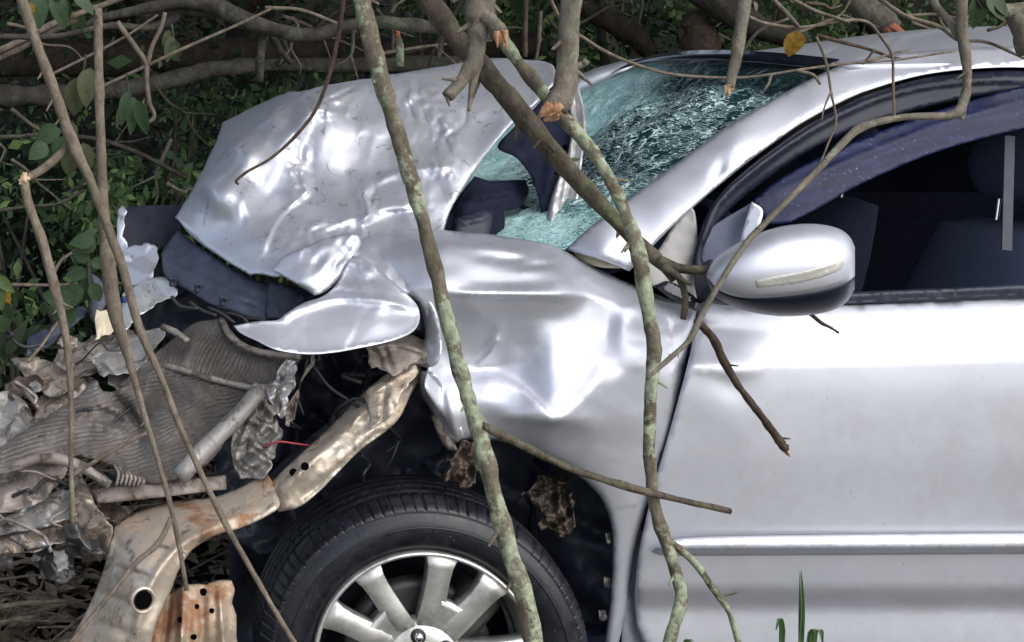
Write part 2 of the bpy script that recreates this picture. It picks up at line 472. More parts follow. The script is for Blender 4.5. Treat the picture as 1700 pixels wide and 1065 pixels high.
M['rail'] = _rail()
def _rust2():
    m = NT('brown_rust')
    n = m.noise(16, 6, .7, None, .4)
    m.col(m.ramp(n, [(.3, (.014, .011, .009)), (.5, (.045, .031, .021)), (.74, (.17, .125, .09))]))
    m.set(Metallic=.2, Roughness=.45); m.bump(m.noise(50, 5, .7), .6, .008); return m.m
M['rust2'] = _rust2()
def _rad():
    m = NT('muddy_radiator_core')
    n = m.noise(7, 5, .65)
    c = m.ramp(n, [(.28, (.055, .045, .038)), (.5, (.115, .10, .09)), (.72, (.23, .21, .195))])
    v = m.noise(160, 3, .6)
    c = m.mix(m.ramp(v, [(.55, g3(0)), (.7, g3(.6))]), c, (.045, .036, .03, 1))
    m.col(c); m.set(Metallic=.35, Roughness=.55); m.bump(m.noise(220, 4, .7), .5, .004); return m.m
M['radiator'] = _rad()
def _rubber():
    m = NT('wet_tyre_rubber')
    n = m.noise(40, 5, .65)
    c = m.ramp(n, [(.35, (.006, .006, .009)), (.7, (.015, .016, .022))])
    sp = m.noise(260, 2, .5)
    c = m.mix(m.ramp(sp, [(.68, g3(0)), (.74, g3(.5))]), c, (.16, .16, .17, 1))
    m.col(c); m.set(Roughness=m.ramp(n, [(.3, g3(.25)), (.7, g3(.5))]), Specular_IOR_Level=.42)
    m.bump(m.noise(300, 3), .12, .002); return m.m
M['rubber'] = _rubber()
def _alloy():
    m = NT('machined_alloy')
    n = m.noise(14, 4, .6)
    m.col(m.ramp(n, [(.3, (.56, .55, .52)), (.7, (.70, .69, .66))]) if False else m.mix(m.ramp(m.noise(11, 7, .72), [(.46, g3(0)), (.66, g3(.6))]), m.ramp(n, [(.3, (.60, .59, .56)), (.7, (.74, .73, .70))]), (.16, .145, .125, 1)))
    m.set(Metallic=.75, Roughness=m.ramp(n, [(.3, g3(.34)), (.7, g3(.48))])); m.bump(m.noise(260, 3), .06, .001); return m.m
M['alloy'] = _alloy()
M['disc'] = mat_plain('brake_dark', (.03, .028, .028), (.09, .085, .085), .4, .5, 16, .2)
# bark
M['bark_lichen'] = mat_bark('lichen_bark', (.075, .06, .04), (.26, .23, .17), (.40, .44, .30), .47, 34)
M['bark_moss'] = mat_bark('mossy_bark', (.045, .036, .027), (.20, .17, .13), (.14, .15, .085), .55, 36)
M['bark_grey'] = mat_bark('grey_bark', (.10, .085, .065), (.33, .295, .235), (.40, .40, .31), .60, 44)
M['bark_brown'] = mat_bark('brown_bark', (.045, .032, .024), (.17, .125, .095), None, .5, 50)
M['bark_tan'] = mat_bark('tan_bark', (.10, .078, .056), (.34, .285, .225), None, .5, 46)
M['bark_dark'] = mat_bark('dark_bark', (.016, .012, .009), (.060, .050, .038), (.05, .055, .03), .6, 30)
M['bark_log'] = mat_bark('dull_log_bark', (.028, .024, .020), (.12, .108, .090), (.10, .105, .075), .55, 28)
M['torn'] = mat_plain('torn_wood', (.36, .17, .085), (.66, .42, .26), .8, 0, 60, .8, .01, (1, 1, .3))
M['torn_pale'] = mat_plain('torn_pale_wood', (.48, .31, .17), (.70, .53, .34), .8, 0, 60, .8, .01, (1, 1, .3))
M['torn_red'] = mat_plain('torn_red_wood', (.36, .10, .05), (.62, .24, .13), .8, 0, 60, .8, .01)
# leaves
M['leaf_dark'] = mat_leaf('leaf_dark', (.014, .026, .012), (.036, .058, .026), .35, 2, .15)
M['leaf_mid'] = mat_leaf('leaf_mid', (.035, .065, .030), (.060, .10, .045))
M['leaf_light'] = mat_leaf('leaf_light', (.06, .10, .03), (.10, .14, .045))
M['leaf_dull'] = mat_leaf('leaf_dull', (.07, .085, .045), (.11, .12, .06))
M['leaf_yellow'] = mat_leaf('leaf_yellow', (.16, .055, .015), (.36, .25, .04), .3, 5)
M['leaf_brown'] = mat_leaf('leaf_brown', (.07, .05, .034), (.20, .155, .105), .15, 40)
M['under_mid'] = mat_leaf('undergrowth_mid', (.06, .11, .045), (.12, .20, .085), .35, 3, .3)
M['under_sun_tone'] = mat_leaf('undergrowth_sun_tone', (.18, .29, .09), (.32, .42, .16), .4, 3, .3)  # brighter leaf colours; sunlight on patches is put into the green
M['grass'] = mat_leaf('grass_blade', (.06, .12, .045), (.10, .17, .07), .35, 4)

# ------------------------------------------------------------------ the setting: ground with a wooded bank behind, road behind the camera
def ground_z(x, y):
    z = 0.0
    if y > 2.9:
        t = y - 2.9
        z = .02 * t + .045 * max(0, t - 1.5)**1.6
        z = min(z, 9 + .02*t)
    z += .03 * mnoise.noise(Vector((x*1.3, y*1.3, 0))) * (1 if y > 1 else .2)
    return z
def build_ground():
    xs = np.concatenate([np.linspace(-160, -8, 14), np.linspace(-7, 12, 110), np.linspace(13, 160, 14)])
    ys = np.concatenate([np.linspace(-160, -4, 16), np.linspace(-3, 14, 100), np.linspace(15, 160, 14)])
    V = [(x, y, ground_z(x, y)) for y in ys for x in xs]; n = len(xs)
    F = [(j*n+i, j*n+i+1, (j+1)*n+i+1, (j+1)*n+i) for j in range(len(ys)-1) for i in range(n-1)]
    m = NT('leaf_litter_soil')
    a = m.noise(9, 8, .7); b = m.noise(1.2, 3)
    c = m.ramp(a, [(.3, (.003, .0025, .002)), (.55, (.010, .008, .006)), (.80, (.05, .04, .03))])
    c = m.mix(m.ramp(b, [(.5, g3(0)), (.65, g3(.6))]), c, (.004, .007, .003, 1))
    m.col(c); m.set(Roughness=.95, Specular_IOR_Level=.04); m.bump(m.noise(30, 8, .75), .8, .03)
    o = mesh('ground', V, F, m.m); tag(o, kind='structure')
    m = NT('asphalt')
    a = m.noise(80, 6, .7)
    m.col(m.ramp(a, [(.3, (.08, .08, .085)), (.7, (.14, .14, .15))])); m.set(Roughness=.8); m.bump(a, .4, .01)
    o = mesh('road', [(-160, -7.5, .055), (160, -7.5, .055), (160, -1.2, .055), (-160, -1.2, .055)], [(0, 1, 2, 3)], m.m); tag(o, kind='structure')
build_ground()
def build_verge():  # unseen ground sheet put in to brighten the lower door's reflection
    m = NT('grassy_gravel_verge')
    a = m.noise(14, 8, .7); b = m.noise(2.2, 4)
    c = m.ramp(a, [(.3, (.07, .058, .042)), (.7, (.19, .16, .125))])
    c = m.mix(m.ramp(b, [(.45, g3(0)), (.6, g3(.7))]), c, (.06, .09, .035, 1))
    m.col(c); m.set(Roughness=.9); m.bump(a, .6, .02)
    xs = np.linspace(-40, 40, 60); ys = np.linspace(-1.2, 2.0, 8)
    V = [(x, y, .035 + .01*math.sin(x*3+y*5)) for y in ys for x in xs]; n = len(xs)
    F = [(j*n+i, j*n+i+1, (j+1)*n+i+1, (j+1)*n+i) for j in range(7) for i in range(n-1)]
    tag(mesh('unseen_verge', V, F, m.m), kind='structure')
build_verge()

# trees on the bank: trunk, limbs and a leafy crown that roofs the wood over
def leafcloud(name, centers, count, size, mat, parent, seed, up=.4):
    r = np.random.RandomState(seed); V = []; F = []
    C = np.array([c[:3] for c in centers]); Rr = np.array([c[3] for c in centers])
    w = Rr**2 / (Rr**2).sum(); idx = r.choice(len(C), count, p=w)
    for i in idx:
        d = r.normal(size=3); d /= np.linalg.norm(d); d[2] *= .7
        p = C[i] + d * Rr[i] * r.uniform(.35, 1.05)
        s = size * r.uniform(.6, 1.4)
        a = r.normal(size=3); a[2] -= .5; a /= np.linalg.norm(a)
        b = np.cross(a, r.normal(size=3)); b /= np.linalg.norm(b) + 1e-9
        k = len(V)
        V += [p, p + a*s*.5 + b*s*.24, p + a*s, p + a*s*.5 - b*s*.24]
        F.append((k, k+1, k+2, k+3))
    return mesh(name, V, F, mat, parent, False)
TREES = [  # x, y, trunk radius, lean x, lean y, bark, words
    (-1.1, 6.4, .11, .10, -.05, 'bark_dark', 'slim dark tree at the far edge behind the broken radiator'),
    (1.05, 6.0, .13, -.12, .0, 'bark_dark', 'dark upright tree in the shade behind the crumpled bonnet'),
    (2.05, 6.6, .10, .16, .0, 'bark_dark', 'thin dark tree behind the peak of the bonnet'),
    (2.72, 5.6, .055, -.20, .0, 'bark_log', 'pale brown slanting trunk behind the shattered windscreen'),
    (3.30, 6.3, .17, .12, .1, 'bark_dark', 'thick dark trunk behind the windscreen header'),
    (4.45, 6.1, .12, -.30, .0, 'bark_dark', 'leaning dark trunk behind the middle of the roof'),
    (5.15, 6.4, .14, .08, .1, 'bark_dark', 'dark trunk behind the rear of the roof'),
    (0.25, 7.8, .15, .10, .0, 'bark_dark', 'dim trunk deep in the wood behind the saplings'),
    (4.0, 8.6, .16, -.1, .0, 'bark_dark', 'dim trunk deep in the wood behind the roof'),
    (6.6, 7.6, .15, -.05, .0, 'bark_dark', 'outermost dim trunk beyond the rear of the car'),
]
OVERHANG = {1: [(.3, 2.95, 3.0, .6), (.9, 3.0, 2.9, .6), (1.5, 3.1, 3.0, .6), (.6, 3.6, 2.75, .6), (1.3, 3.7, 2.75, .6), (.5, 3.6, 3.7, .75), (1.2, 3.4, 3.5, .75), (1.5, 3.9, 3.6, .8), (.9, 4.6, 3.2, .8)], 2: [(2.0, 3.5, 3.6, .75), (2.6, 3.6, 3.7, .7), (1.9, 3.1, 2.85, .6), (2.4, 3.2, 2.9, .6), (2.9, 3.3, 2.9, .6), (2.2, 3.9, 2.7, .6), (2.5, 4.5, 3.2, .8), (1.7, 4.5, 3.9, .8)], 4: [(3.3, 3.2, 2.9, .6), (3.8, 3.4, 2.95, .6), (3.4, 4.0, 2.7, .6), (3.1, 3.7, 3.6, .75), (3.6, 4.5, 3.2, .8)], 5: [(4.2, 3.8, 3.6, .8), (4.8, 4.7, 3.3, .8)], 0: [(-.5, 4.0, 3.5, .75), (-1.1, 4.8, 3.2, .8)]}  # unseen leafy limbs added above the car to darken its reflections
for i, (x, y, r, lx, ly, bk, lab) in enumerate(TREES):
    rr = random.Random(40 + i); z0 = ground_z(x, y) - .1; h = rr.uniform(4.6, 6.2)
    t = tag(empty('tree', (x, y, z0)), lab, 'tree', 'trees of the wooded bank')
    pts = [(x + lx*(k/5*h)*.8 + rr.uniform(-.04, .04), y + ly*k/5*h*.5 + rr.uniform(-.04, .04), z0 + h*k/5) for k in range(6)]
    V, F = tube3(pts, [r*(1.25 if k == 0 else 1 - .13*k) for k in range(6)], 12, .18, i)
    mesh('trunk', V, F, M[bk], t)
    cs = []
    for k in range(7):
        b = Vector(pts[rr.choice((3, 4, 4, 5))]); a = rr.uniform(0, 6.28); L = rr.uniform(.9, 1.9)
        e = b + Vector((math.cos(a)*L, math.sin(a)*L*.8, rr.uniform(.1, .9)))
        V, F = tube3([b, b.lerp(e, .5) + Vector((0, 0, .12)), e], [r*.42, r*.28, r*.12], 7, .15, i+k)
        mesh('limb', V, F, M[bk], t); cs.append((*e, rr.uniform(.7, 1.15))); cs.append((*b.lerp(e, .6), .6))
    cs = [(c[0], max(c[1], 4.4 + c[3]*.6), max(c[2], 2.7 + c[3]*.6), c[3]) for c in cs]
    if i in OVERHANG:
        for (ex, ey, ez, er) in OVERHANG[i]:
            b = Vector(pts[3]); e = Vector((ex, ey, ez))
            V, F = tube3([b, b.lerp(e, .5) + Vector((0, 0, .35)), e], [r*.45, r*.3, r*.12], 7, .15, i)
            mesh('limb', V, F, M[bk], t); cs.append((ex, ey, ez, er)); cs.append((*b.lerp(e, .6), er*.8))
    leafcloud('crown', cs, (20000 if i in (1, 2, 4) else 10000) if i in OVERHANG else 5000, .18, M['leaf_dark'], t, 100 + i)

BUSHES = [(415, 160, 5.4, .34, 'bright green bush glimpsed under the mossy log behind the bonnet'), (300, 215, 5.1, .38, 'leafy bush between the saplings and the bonnet corner'), (235, 300, 4.9, .32, 'low sunlit bush just left of the bonnet'), (880, 45, 5.8, .36, 'green bush behind the forked grey stub'), (1050, 40, 6.0, .42, 'green bush behind the shattered windscreen'), (1290, 45, 5.9, .36, 'bright bush behind the front of the roof'), (1420, 30, 6.0, .36, 'leafy bush behind the thick pale broken branch'), (60, 420, 4.6, .40, 'dark green bush at the left edge behind the broken stem'), (1600, 20, 6.0, .4, 'green bush behind the rear of the roof')]
for i, (bx, by, bY, br, lab) in enumerate(BUSHES):
    c = P(bx, by, bY); g = ground_z(c.x, c.y); rr = random.Random(60 + i)
    t = tag(empty('bush', (c.x, c.y, g)), lab, 'bush', 'bushes at the edge of the wood')
    for k in range(3):
        e = c + Vector((rr.uniform(-.5, .5)*br, rr.uniform(-.2, .4), rr.uniform(-.1, .5)*br))
        V, F = tube3([(c.x + rr.uniform(-.06, .06), c.y, g - .05), (c.x + rr.uniform(-.1, .1), c.y + .05, (g + c.z)/2), e], [.012, .010, .005], 6, .15, k); mesh('stem', V, F, M['bark_log'], t)
    cs = [(c.x + rr.uniform(-1, 1)*br, c.y + rr.uniform(-.2, .5), c.z + rr.uniform(-1, .7)*br, br*rr.uniform(.35, .6)) for _ in range(8)]
    leafcloud('crown', cs, 620, .055, M['under_mid'], t, 300 + i); leafcloud('crown', cs, 260, .05, M['under_sun_tone'], t, 330 + i)  # sunlit look of the bushes comes from brighter leaf colours

# undergrowth: a mass of small leaves on the bank; nobody could count it
def undergrowth():
    for nm, mat, seed, cnt, zmax in (('undergrowth', 'leaf_dark', 5, 42000, 2.9), ('undergrowth', 'under_mid', 6, 8000, 2.6), ('undergrowth', 'under_sun_tone', 8, 3200, 2.4)):
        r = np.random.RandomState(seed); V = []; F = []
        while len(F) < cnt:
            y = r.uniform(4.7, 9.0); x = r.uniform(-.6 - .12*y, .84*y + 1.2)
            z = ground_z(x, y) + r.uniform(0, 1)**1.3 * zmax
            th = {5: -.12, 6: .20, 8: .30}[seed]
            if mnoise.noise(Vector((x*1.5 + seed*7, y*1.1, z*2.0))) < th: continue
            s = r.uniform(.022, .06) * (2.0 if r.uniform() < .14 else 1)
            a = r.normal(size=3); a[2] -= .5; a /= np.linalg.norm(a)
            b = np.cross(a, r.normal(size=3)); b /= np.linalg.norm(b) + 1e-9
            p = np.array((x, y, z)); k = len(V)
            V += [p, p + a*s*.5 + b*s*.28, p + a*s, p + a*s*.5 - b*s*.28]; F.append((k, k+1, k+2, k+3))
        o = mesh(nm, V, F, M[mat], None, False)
        tag(o, {5: 'dark green undergrowth filling the wooded bank', 6: 'mid green leafy clumps in the undergrowth of the bank', 8: 'pale sprigs in painted sunlit green scattered in the undergrowth'}[seed], 'undergrowth', None, 'stuff')
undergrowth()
def litter():
    r = random.Random(3); V = []; F = []
    for i in range(5200):
        y = r.uniform(2.75, 5.2); x = r.uniform(-.7, .9 if y < 3.4 else 1.6); z = ground_z(x, y) + r.uniform(.0, .035)
        a = r.uniform(0, 6.28); s = r.uniform(.02, .05); w = s*r.uniform(.25, .5); tl = r.uniform(-.5, .5)
        u = Vector((math.cos(a), math.sin(a), tl)); v = Vector((-math.sin(a), math.cos(a), r.uniform(-.5, .5)))
        p = Vector((x, y, z)); k = len(V); V += [p-u*s, p+v*w+Vector((0, 0, .006)), p+u*s, p-v*w]; F.append((k, k+1, k+2, k+3))
    o = mesh('leaf_litter', V, F, M['leaf_brown'], None, False); tag(o, 'brown fallen leaves covering the ground beside the wreck', 'leaf litter', None, 'stuff')
    V = []; F = []
    for i in range(170):
        y = r.uniform(2.75, 4.4); x = r.uniform(-.6, .5); z = ground_z(x, y) + r.uniform(.01, .09)
        a = r.gauss(.25, .7); L = r.uniform(.06, .22); u = Vector((math.cos(a), math.sin(a), r.uniform(-.25, .25)))
        v, f = tube3([Vector((x, y, z)) - u*L, Vector((x, y, z)) + Vector((0, 0, .008)), Vector((x, y, z)) + u*L], [.003, .0035, .002], 5, 0, 0, False, 2)
        k = len(V); V += v; F += [tuple(q + k for q in g) for g in f]
    o = mesh('dry_straw', V, F, M['bark_tan'], None, True); tag(o, 'dry straw and thin sticks littering the ground beside the wreck', 'litter', None, 'stuff')
litter()

# ------------------------------------------------------------------ the wrecked car
CAR = tag(empty('wrecked_car', (1.6, 3.2, 0)), 'silver saloon car with smashed front end and shattered windscreen', 'car')

# --- roof and pillars (real car axes: x rearwards, y across, z up)
NC = P(1400, 108, 2.72)                      # near top corner of the windscreen
def roof_z(x, t):
    k = min(1, max(0, (x - NC.x) / .7)); k = k*k*(3-2*k)
    dome = .034 + .062*k
    s = 1 - abs(2*t - 1)**2.3
    rail = NC.z + .012*k - max(0, x - 2.9)**2*.06
    return rail + dome*s
def build_roof():
    V, F = [], []; nu, nv = 40, 36
    for i in range(nu+1):
        for j in range(nv+1):
            t = j/nv; bow = -.06*(1-(2*t-1)**2)
            u = i/nu; x = NC.x + bow*(1-u) + u*2.0
            V.append((x, 2.70 + 1.07*t, roof_z(x - bow*(1-u), t)))
    for i in range(nu):
        for j in range(nv): F.append((i*(nv+1)+j, i*(nv+1)+j+1, (i+1)*(nv+1)+j+1, (i+1)*(nv+1)+j))
    F = [f[::-1] for f in F]
    o = mesh('roof', V, F, M['paint'], CAR, True, .0)
    m = o.modifiers.new('thickness', 'SOLIDIFY'); m.thickness = .012; m.offset = -1
    # dark headlining just below
    V2 = [(v[0]+.03, v[1], v[2]-.03) for v in V]
    mesh('headlining', V2, [f[::-1] for f in F], M['navy'], CAR)
build_roof()
panel('windscreen_pillar', [(938, 414, 'c'), (985, 372), (1060, 318), (1130, 266), (1200, 214), (1270, 172), (1330, 139), (1402, 106), (1470, 92), (1560, 82), (1700, 76), (1850, 76, 'c'), (1850, 118, 'c'), (1700, 111), (1620, 113), (1530, 124), (1440, 150), (1390, 172), (1330, 205), (1280, 240), (1240, 270), (1200, 302), (1160, 336), (1120, 372), (1080, 412), (1045, 450, 'c'), (1000, 432)],
      [(938, 414, 2.56), (1060, 318, 2.585), (1200, 214, 2.63), (1330, 139, 2.685), (1402, 106, 2.72), (1560, 84, 2.76), (1700, 78, 2.78), (1850, 78, 2.80), (1850, 118, 2.70), (1700, 111, 2.68), (1530, 124, 2.67), (1440, 150, 2.64), (1330, 205, 2.595), (1240, 270, 2.555), (1160, 336, 2.52), (1045, 450, 2.48), (1000, 415, 2.50), (1100, 350, 2.525), (1220, 245, 2.575), (1350, 165, 2.635), (1450, 118, 2.69), (1600, 98, 2.71)],
      M['paint'], CAR, [Bp(1194, 284, 9, 18, .006, 25), Bp(1170, 296, 34, 20, -.004)], 6, .006, 4)
# --- windscreen: laminated, caved in and crazed
def build_screen():
    nb = [P(938, 414, 2.56), Vector((.90, 3.23, 1.06)), Vector((1.05, 3.92, 1.06))]
    tp = [NC, Vector((1.663, 3.235, NC.z + .033)), Vector((NC.x, 3.77, NC.z))]
    def q(A, t):
        a, b, c = A; return a*(2*t-1)*(t-1) + b*4*t*(1-t) + c*t*(2*t-1)
    nu, nv = 150, 110; V = []; F = []; uv = []
    for j in range(nv+1):
        v = j/nv
        for i in range(nu+1):
            u = i/nu
            p = q(nb, u).lerp(q(tp, u), v)
            n = Vector((-.55, -.1, .83))
            e = min(1, 6*min(u, 1-u)) * min(1, 6*min(v, 1-v))
            sag = -.10*math.exp(-((u-.62)/.25)**2 - ((v-.55)/.3)**2) - .05*math.exp(-((u-.3)/.2)**2-((v-.25)/.2)**2)
            p = p + n * ((sag + .022*mnoise.noise(Vector((u*9, v*7, 1))) + .007*mnoise.noise(Vector((u*40, v*28, 4)))) * e + .02*math.sin(v*math.pi))
            V.append(p); uv.append((u, v))
    for j in range(nv):
        for i in range(nu): F.append((j*(nu+1)+i, j*(nu+1)+i+1, (j+1)*(nu+1)+i+1, (j+1)*(nu+1)+i))
    m = NT('shattered_glass')
    U = m.n('ShaderNodeUVMap'); sep = m.n('ShaderNodeSeparateXYZ'); m.l(U.outputs[0], sep.inputs[0])
    def math_(op, a, b=None):
        x = m.n('ShaderNodeMath', operation=op)
        for i, k in enumerate((a, b)):
            if k is None: continue
            if hasattr(k, 'links'): m.l(k, x.inputs[i])
            else: x.inputs[i].default_value = k
        return x.outputs[0]
    def gauss(cu, cv, su, sv):
        a = math_('DIVIDE', math_('SUBTRACT', sep.outputs[0], cu), su); b = math_('DIVIDE', math_('SUBTRACT', sep.outputs[1], cv), sv)
        r2 = math_('ADD', math_('MULTIPLY', a, a), math_('MULTIPLY', b, b))
        return math_('POWER', 2.718, math_('MULTIPLY', r2, -1.0))
    lft = m.ramp(math_('ADD', sep.outputs[0], math_('MULTIPLY', math_('SUBTRACT', m.noise(5, 3), .5), .5)), [(.36, g3(0)), (.66, g3(.95))])
    dens = math_('MAXIMUM', math_('MAXIMUM', lft, math_('MULTIPLY', gauss(.35, .04, .5, .16), .9)), math_('MULTIPLY', gauss(.62, .66, .2, .2), 1.0))
    def streak(rot, sc, st):
        mp = m.n('ShaderNodeMapping'); mp.inputs['Rotation'].default_value = (0, 0, rot); mp.inputs['Scale'].default_value = st
        m.l(U.outputs[0], mp.inputs[0])
        x = m.n('ShaderNodeTexVoronoi', feature='DISTANCE_TO_EDGE'); x.inputs['Scale'].default_value = sc
        nn = m.n('ShaderNodeTexNoise'); nn.inputs['Scale'].default_value = 12; m.l(mp.outputs[0], nn.inputs['Vector'])
        vm = m.n('ShaderNodeVectorMath', operation='ADD'); m.l(mp.outputs[0], vm.inputs[0])
        vs = m.n('ShaderNodeVectorMath', operation='SCALE'); vs.inputs['Scale'].default_value = .02; m.l(nn.outputs['Color'], vs.inputs[0]); m.l(vs.outputs[0], vm.inputs[1])
        m.l(vm.outputs[0], x.inputs['Vector']); return x.outputs['Distance']
    c1 = math_('LESS_THAN', streak(.5, 40, (1, 3.2, 1)), .024)
    c2 = math_('LESS_THAN', streak(-.2, 80, (1, 2.2, 1)), .06)
    c3 = math_('LESS_THAN', streak(1.1, 22, (1, 4, 1)), .013)
    nz = m.noise(26, 5, .7)
    def radial(cu, cv, N, w, reach):
        a = math_('SUBTRACT', sep.outputs[0], cu); b = math_('MULTIPLY', math_('SUBTRACT', sep.outputs[1], cv), .7)
        r = math_('SQRT', math_('ADD', math_('MULTIPLY', a, a), math_('MULTIPLY', b, b)))
        th = math_('ADD', math_('MULTIPLY', math_('ARCTAN2', b, a), N / 6.283), math_('MULTIPLY', m.noise(9, 3, .6), 2.2))
        d = math_('MULTIPLY', math_('ABSOLUTE', math_('SUBTRACT', math_('FRACT', th), .5)), r)
        ln_ = math_('LESS_THAN', d, w)
        rg = math_('FRACT', math_('ADD', math_('MULTIPLY', r, 22), math_('MULTIPLY', m.noise(14, 3, .6), 2.5)))
        rl = math_('MULTIPLY', math_('LESS_THAN', rg, .10), math_('GREATER_THAN', m.noise(40, 2), .5))
        return math_('MULTIPLY', math_('MAXIMUM', ln_, rl), math_('LESS_THAN', r, math_('MULTIPLY', m.noise(6, 2), reach*2)))
    rad = math_('MAXIMUM', radial(.70, .74, 34, .0015, .75), radial(.30, .30, 30, .0015, .6))
    keep = math_('GREATER_THAN', math_('ADD', nz, math_('MULTIPLY', dens, .35)), .45)
    crack = math_('MAXIMUM', math_('MULTIPLY', math_('MAXIMUM', c1, c3), keep), math_('MULTIPLY', c2, math_('GREATER_THAN', math_('ADD', dens, math_('MULTIPLY', nz, .7)), .78)))
    crack = math_('MAXIMUM', crack, rad)
    haze = m.ramp(math_('ADD', dens, math_('MULTIPLY', math_('SUBTRACT', nz, .5), 1.6)), [(.05, g3(.06)), (.35, g3(.38)), (.80, g3(.96))])
    band = m.ramp(sep.outputs[1], [(.76, g3(0)), (.83, g3(1))])
    strength = math_('MAXIMUM', math_('MULTIPLY', crack, .85), haze)
    patch = gauss(.72, .80, .22, .20)
    strength = math_('MAXIMUM', strength, math_('MULTIPLY', patch, math_('ADD', .55, math_('MULTIPLY', nz, .7))))
    strength = math_('MULTIPLY', strength, math_('SUBTRACT', 1.0, math_('MULTIPLY', math_('MULTIPLY', band, .93), math_('SUBTRACT', 1.0, math_('MINIMUM', 1.0, math_('MULTIPLY', patch, 1.2))))))
    pale = m.ramp(nz, [(.35, (.12, .42, .41)), (.55, (.30, .66, .63)), (.72, (.60, .89, .86))])
    pale = m.mix(crack, pale, (.72, .92, .90, 1))
    m.col(pale); m.set(Roughness=.35, Specular_IOR_Level=.5)
    m.bump(streak(.3, 60, (1, 2, 1)), .35, .006)
    gl = m.n('ShaderNodeBsdfPrincipled'); gl.inputs['Base Color'].default_value = (.008, .028, .034, 1); gl.inputs['Roughness'].default_value = .1
    tr = m.n('ShaderNodeBsdfTransparent'); tr.inputs[0].default_value = (.35, .62, .62, 1)
    m1 = m.n('ShaderNodeMixShader'); m1.inputs[0].default_value = .45; m.l(tr.outputs[0], m1.inputs[1]); m.l(gl.outputs[0], m1.inputs[2])
    m2 = m.n('ShaderNodeMixShader'); m.l(strength, m2.inputs[0]); m.l(m1.outputs[0], m2.inputs[1]); m.l(m.b.outputs[0], m2.inputs[2])
    m.l(m2.outputs[0], m.out.inputs[0])
    o = mesh('windscreen', V, F, m.m, CAR)
    o['label'] = 'crazed teal windscreen with dark tinted top band'
    me = o.data; l = me.uv_layers.new(name='UVMap')
    for lp in me.loops: l.data[lp.index].uv = uv[lp.vertex_index]
    # black frit border along the top, a strip just above the glass
    V = []; F = []
    for i in range(61):
        u = i/60; a = q(tp, u); b = a.lerp(q(nb, u), .055)
        off = Vector((-.55, 0, .83)) * .012
        V += [a + off*1.2, b + off]
    F = [(2*i, 2*i+1, 2*i+3, 2*i+2) for i in range(60)]
    mesh('screen_border', V, F, M['gloss'], o, True, .002)
build_screen()

# --- cabin: dark interior
box('firewall', (1.02, 3.25, .72), (.04, 1.25, .66), M['navy'], CAR)
box('floor_pan', (2.3, 3.2, .27), (2.8, 1.45, .05), M['navy'], CAR)
def dash():
    V, F = [], []
    prof = [(1.02, .60), (1.06, .98), (1.20, 1.03), (1.42, 1.02), (1.52, .97), (1.55, .80), (1.46, .60)]
    ys = np.linspace(2.56, 3.86, 14)
    for y in ys:
        for (x, z) in prof: V.append((x + .02*math.sin(y*9), y, z + (.035*math.exp(-((y-2.9)/.18)**2) if z > .95 else 0)))
    n = len(prof)
    for j in range(len(ys)-1):
        for i in range(n-1): F.append((j*n+i, j*n+i+1, (j+1)*n+i+1, (j+1)*n+i))
    mesh('dashboard', V, F, M['navy'], CAR, True, .01)
dash()
def steering():
    V, F = [], []
    c = Vector((1.62, 2.98, .95)); ax = Vector((.90, 0, .44)).normalized(); u = Vector((0, 1, 0)); v = ax.cross(u)
    pts = [c + (u*math.cos(a) + v*math.sin(a))*.185 for a in np.linspace(0, 2*math.pi, 33)]
    V, F = tube3(pts, [.015]*33, 8, 0, 0, False, 2); o = mesh('steering_wheel', V, F, M['black'], CAR)
    V, F = box3(c, (.04, .30, .07), (0, -.45, 0), .01); mesh('spoke', V, F, M['black'], o, False)
steering()
def loft(name, rings, mat, parent, cap=True):
    n = len(rings[0]); V = [p for r in rings for p in r]; F = []
    for i in range(len(rings)-1):
        for k in range(n): F.append((i*n+k, i*n+(k+1) % n, (i+1)*n+(k+1) % n, (i+1)*n+k))
    if cap: F.append(tuple(range(n))[::-1]); F.append(tuple((len(rings)-1)*n+k for k in range(n)))
    return mesh(name, V, F, mat, parent)
def rring(c, hx, hy, z, r=.6, n=20):
    out = []
    for k in range(n):
        a = 2*math.pi*k/n; ca, sa = math.cos(a), math.sin(a)
        out.append(Vector((c[0] + hx*abs(ca)**r*math.copysign(1, ca), c[1] + hy*abs(sa)**r*math.copysign(1, sa), z)))
    return out
def seat(y, far=False):
    x0 = 2.14
    t = loft('seat_backrest', [rring((x0 - .10 + .20*k, y), .065 + .02*math.sin(k*3), .235 - .05*k**3, .50 + .56*k) for k in np.linspace(0, 1, 9)] + [rring((x0 + .115, y), .02, .12, 1.075)], M['seat'], CAR)
    loft('headrest', [rring((x0 + .13 + .02*k, y), .045 + .02*math.sin(k*3.1), .10 + .04*math.sin(k*3.1), 1.13 + .16*k) for k in np.linspace(0, 1, 8)], M['seat'], t)
    for s in (-.055, .055):
        V, F = tube3([(x0 + .11, y + s, 1.05), (x0 + .125, y + s, 1.16)], [.006, .006], 8); mesh('headrest_post', V, F, M['chrome'], t)
    loft('seat_cushion', [rring((x0 - .32, y), .27, .25, z) for z in (.36, .44, .50)], M['seat'], CAR)
seat(2.92); seat(3.62)
box('centre_pillar', (2.56, 2.60, .95), (.07, .05, 1.0), M['navy'], CAR, (-.12, 0, 0))
def strap_box(name, a, b, w, mat, parent, th=.004):
    a, b = Vector(a), Vector(b); d = (b-a).normalized(); s = d.cross(Vector((0, 1, 0))).normalized()*w/2; f = Vector((0, th, 0))
    V = [a-s, a+s, b+s, b-s]; V += [p + f for p in V]
    return mesh(name, V, [(0, 1, 2, 3), (7, 6, 5, 4), (0, 4, 5, 1), (1, 5, 6, 2), (2, 6, 7, 3), (3, 7, 4, 0)], mat, parent, False)
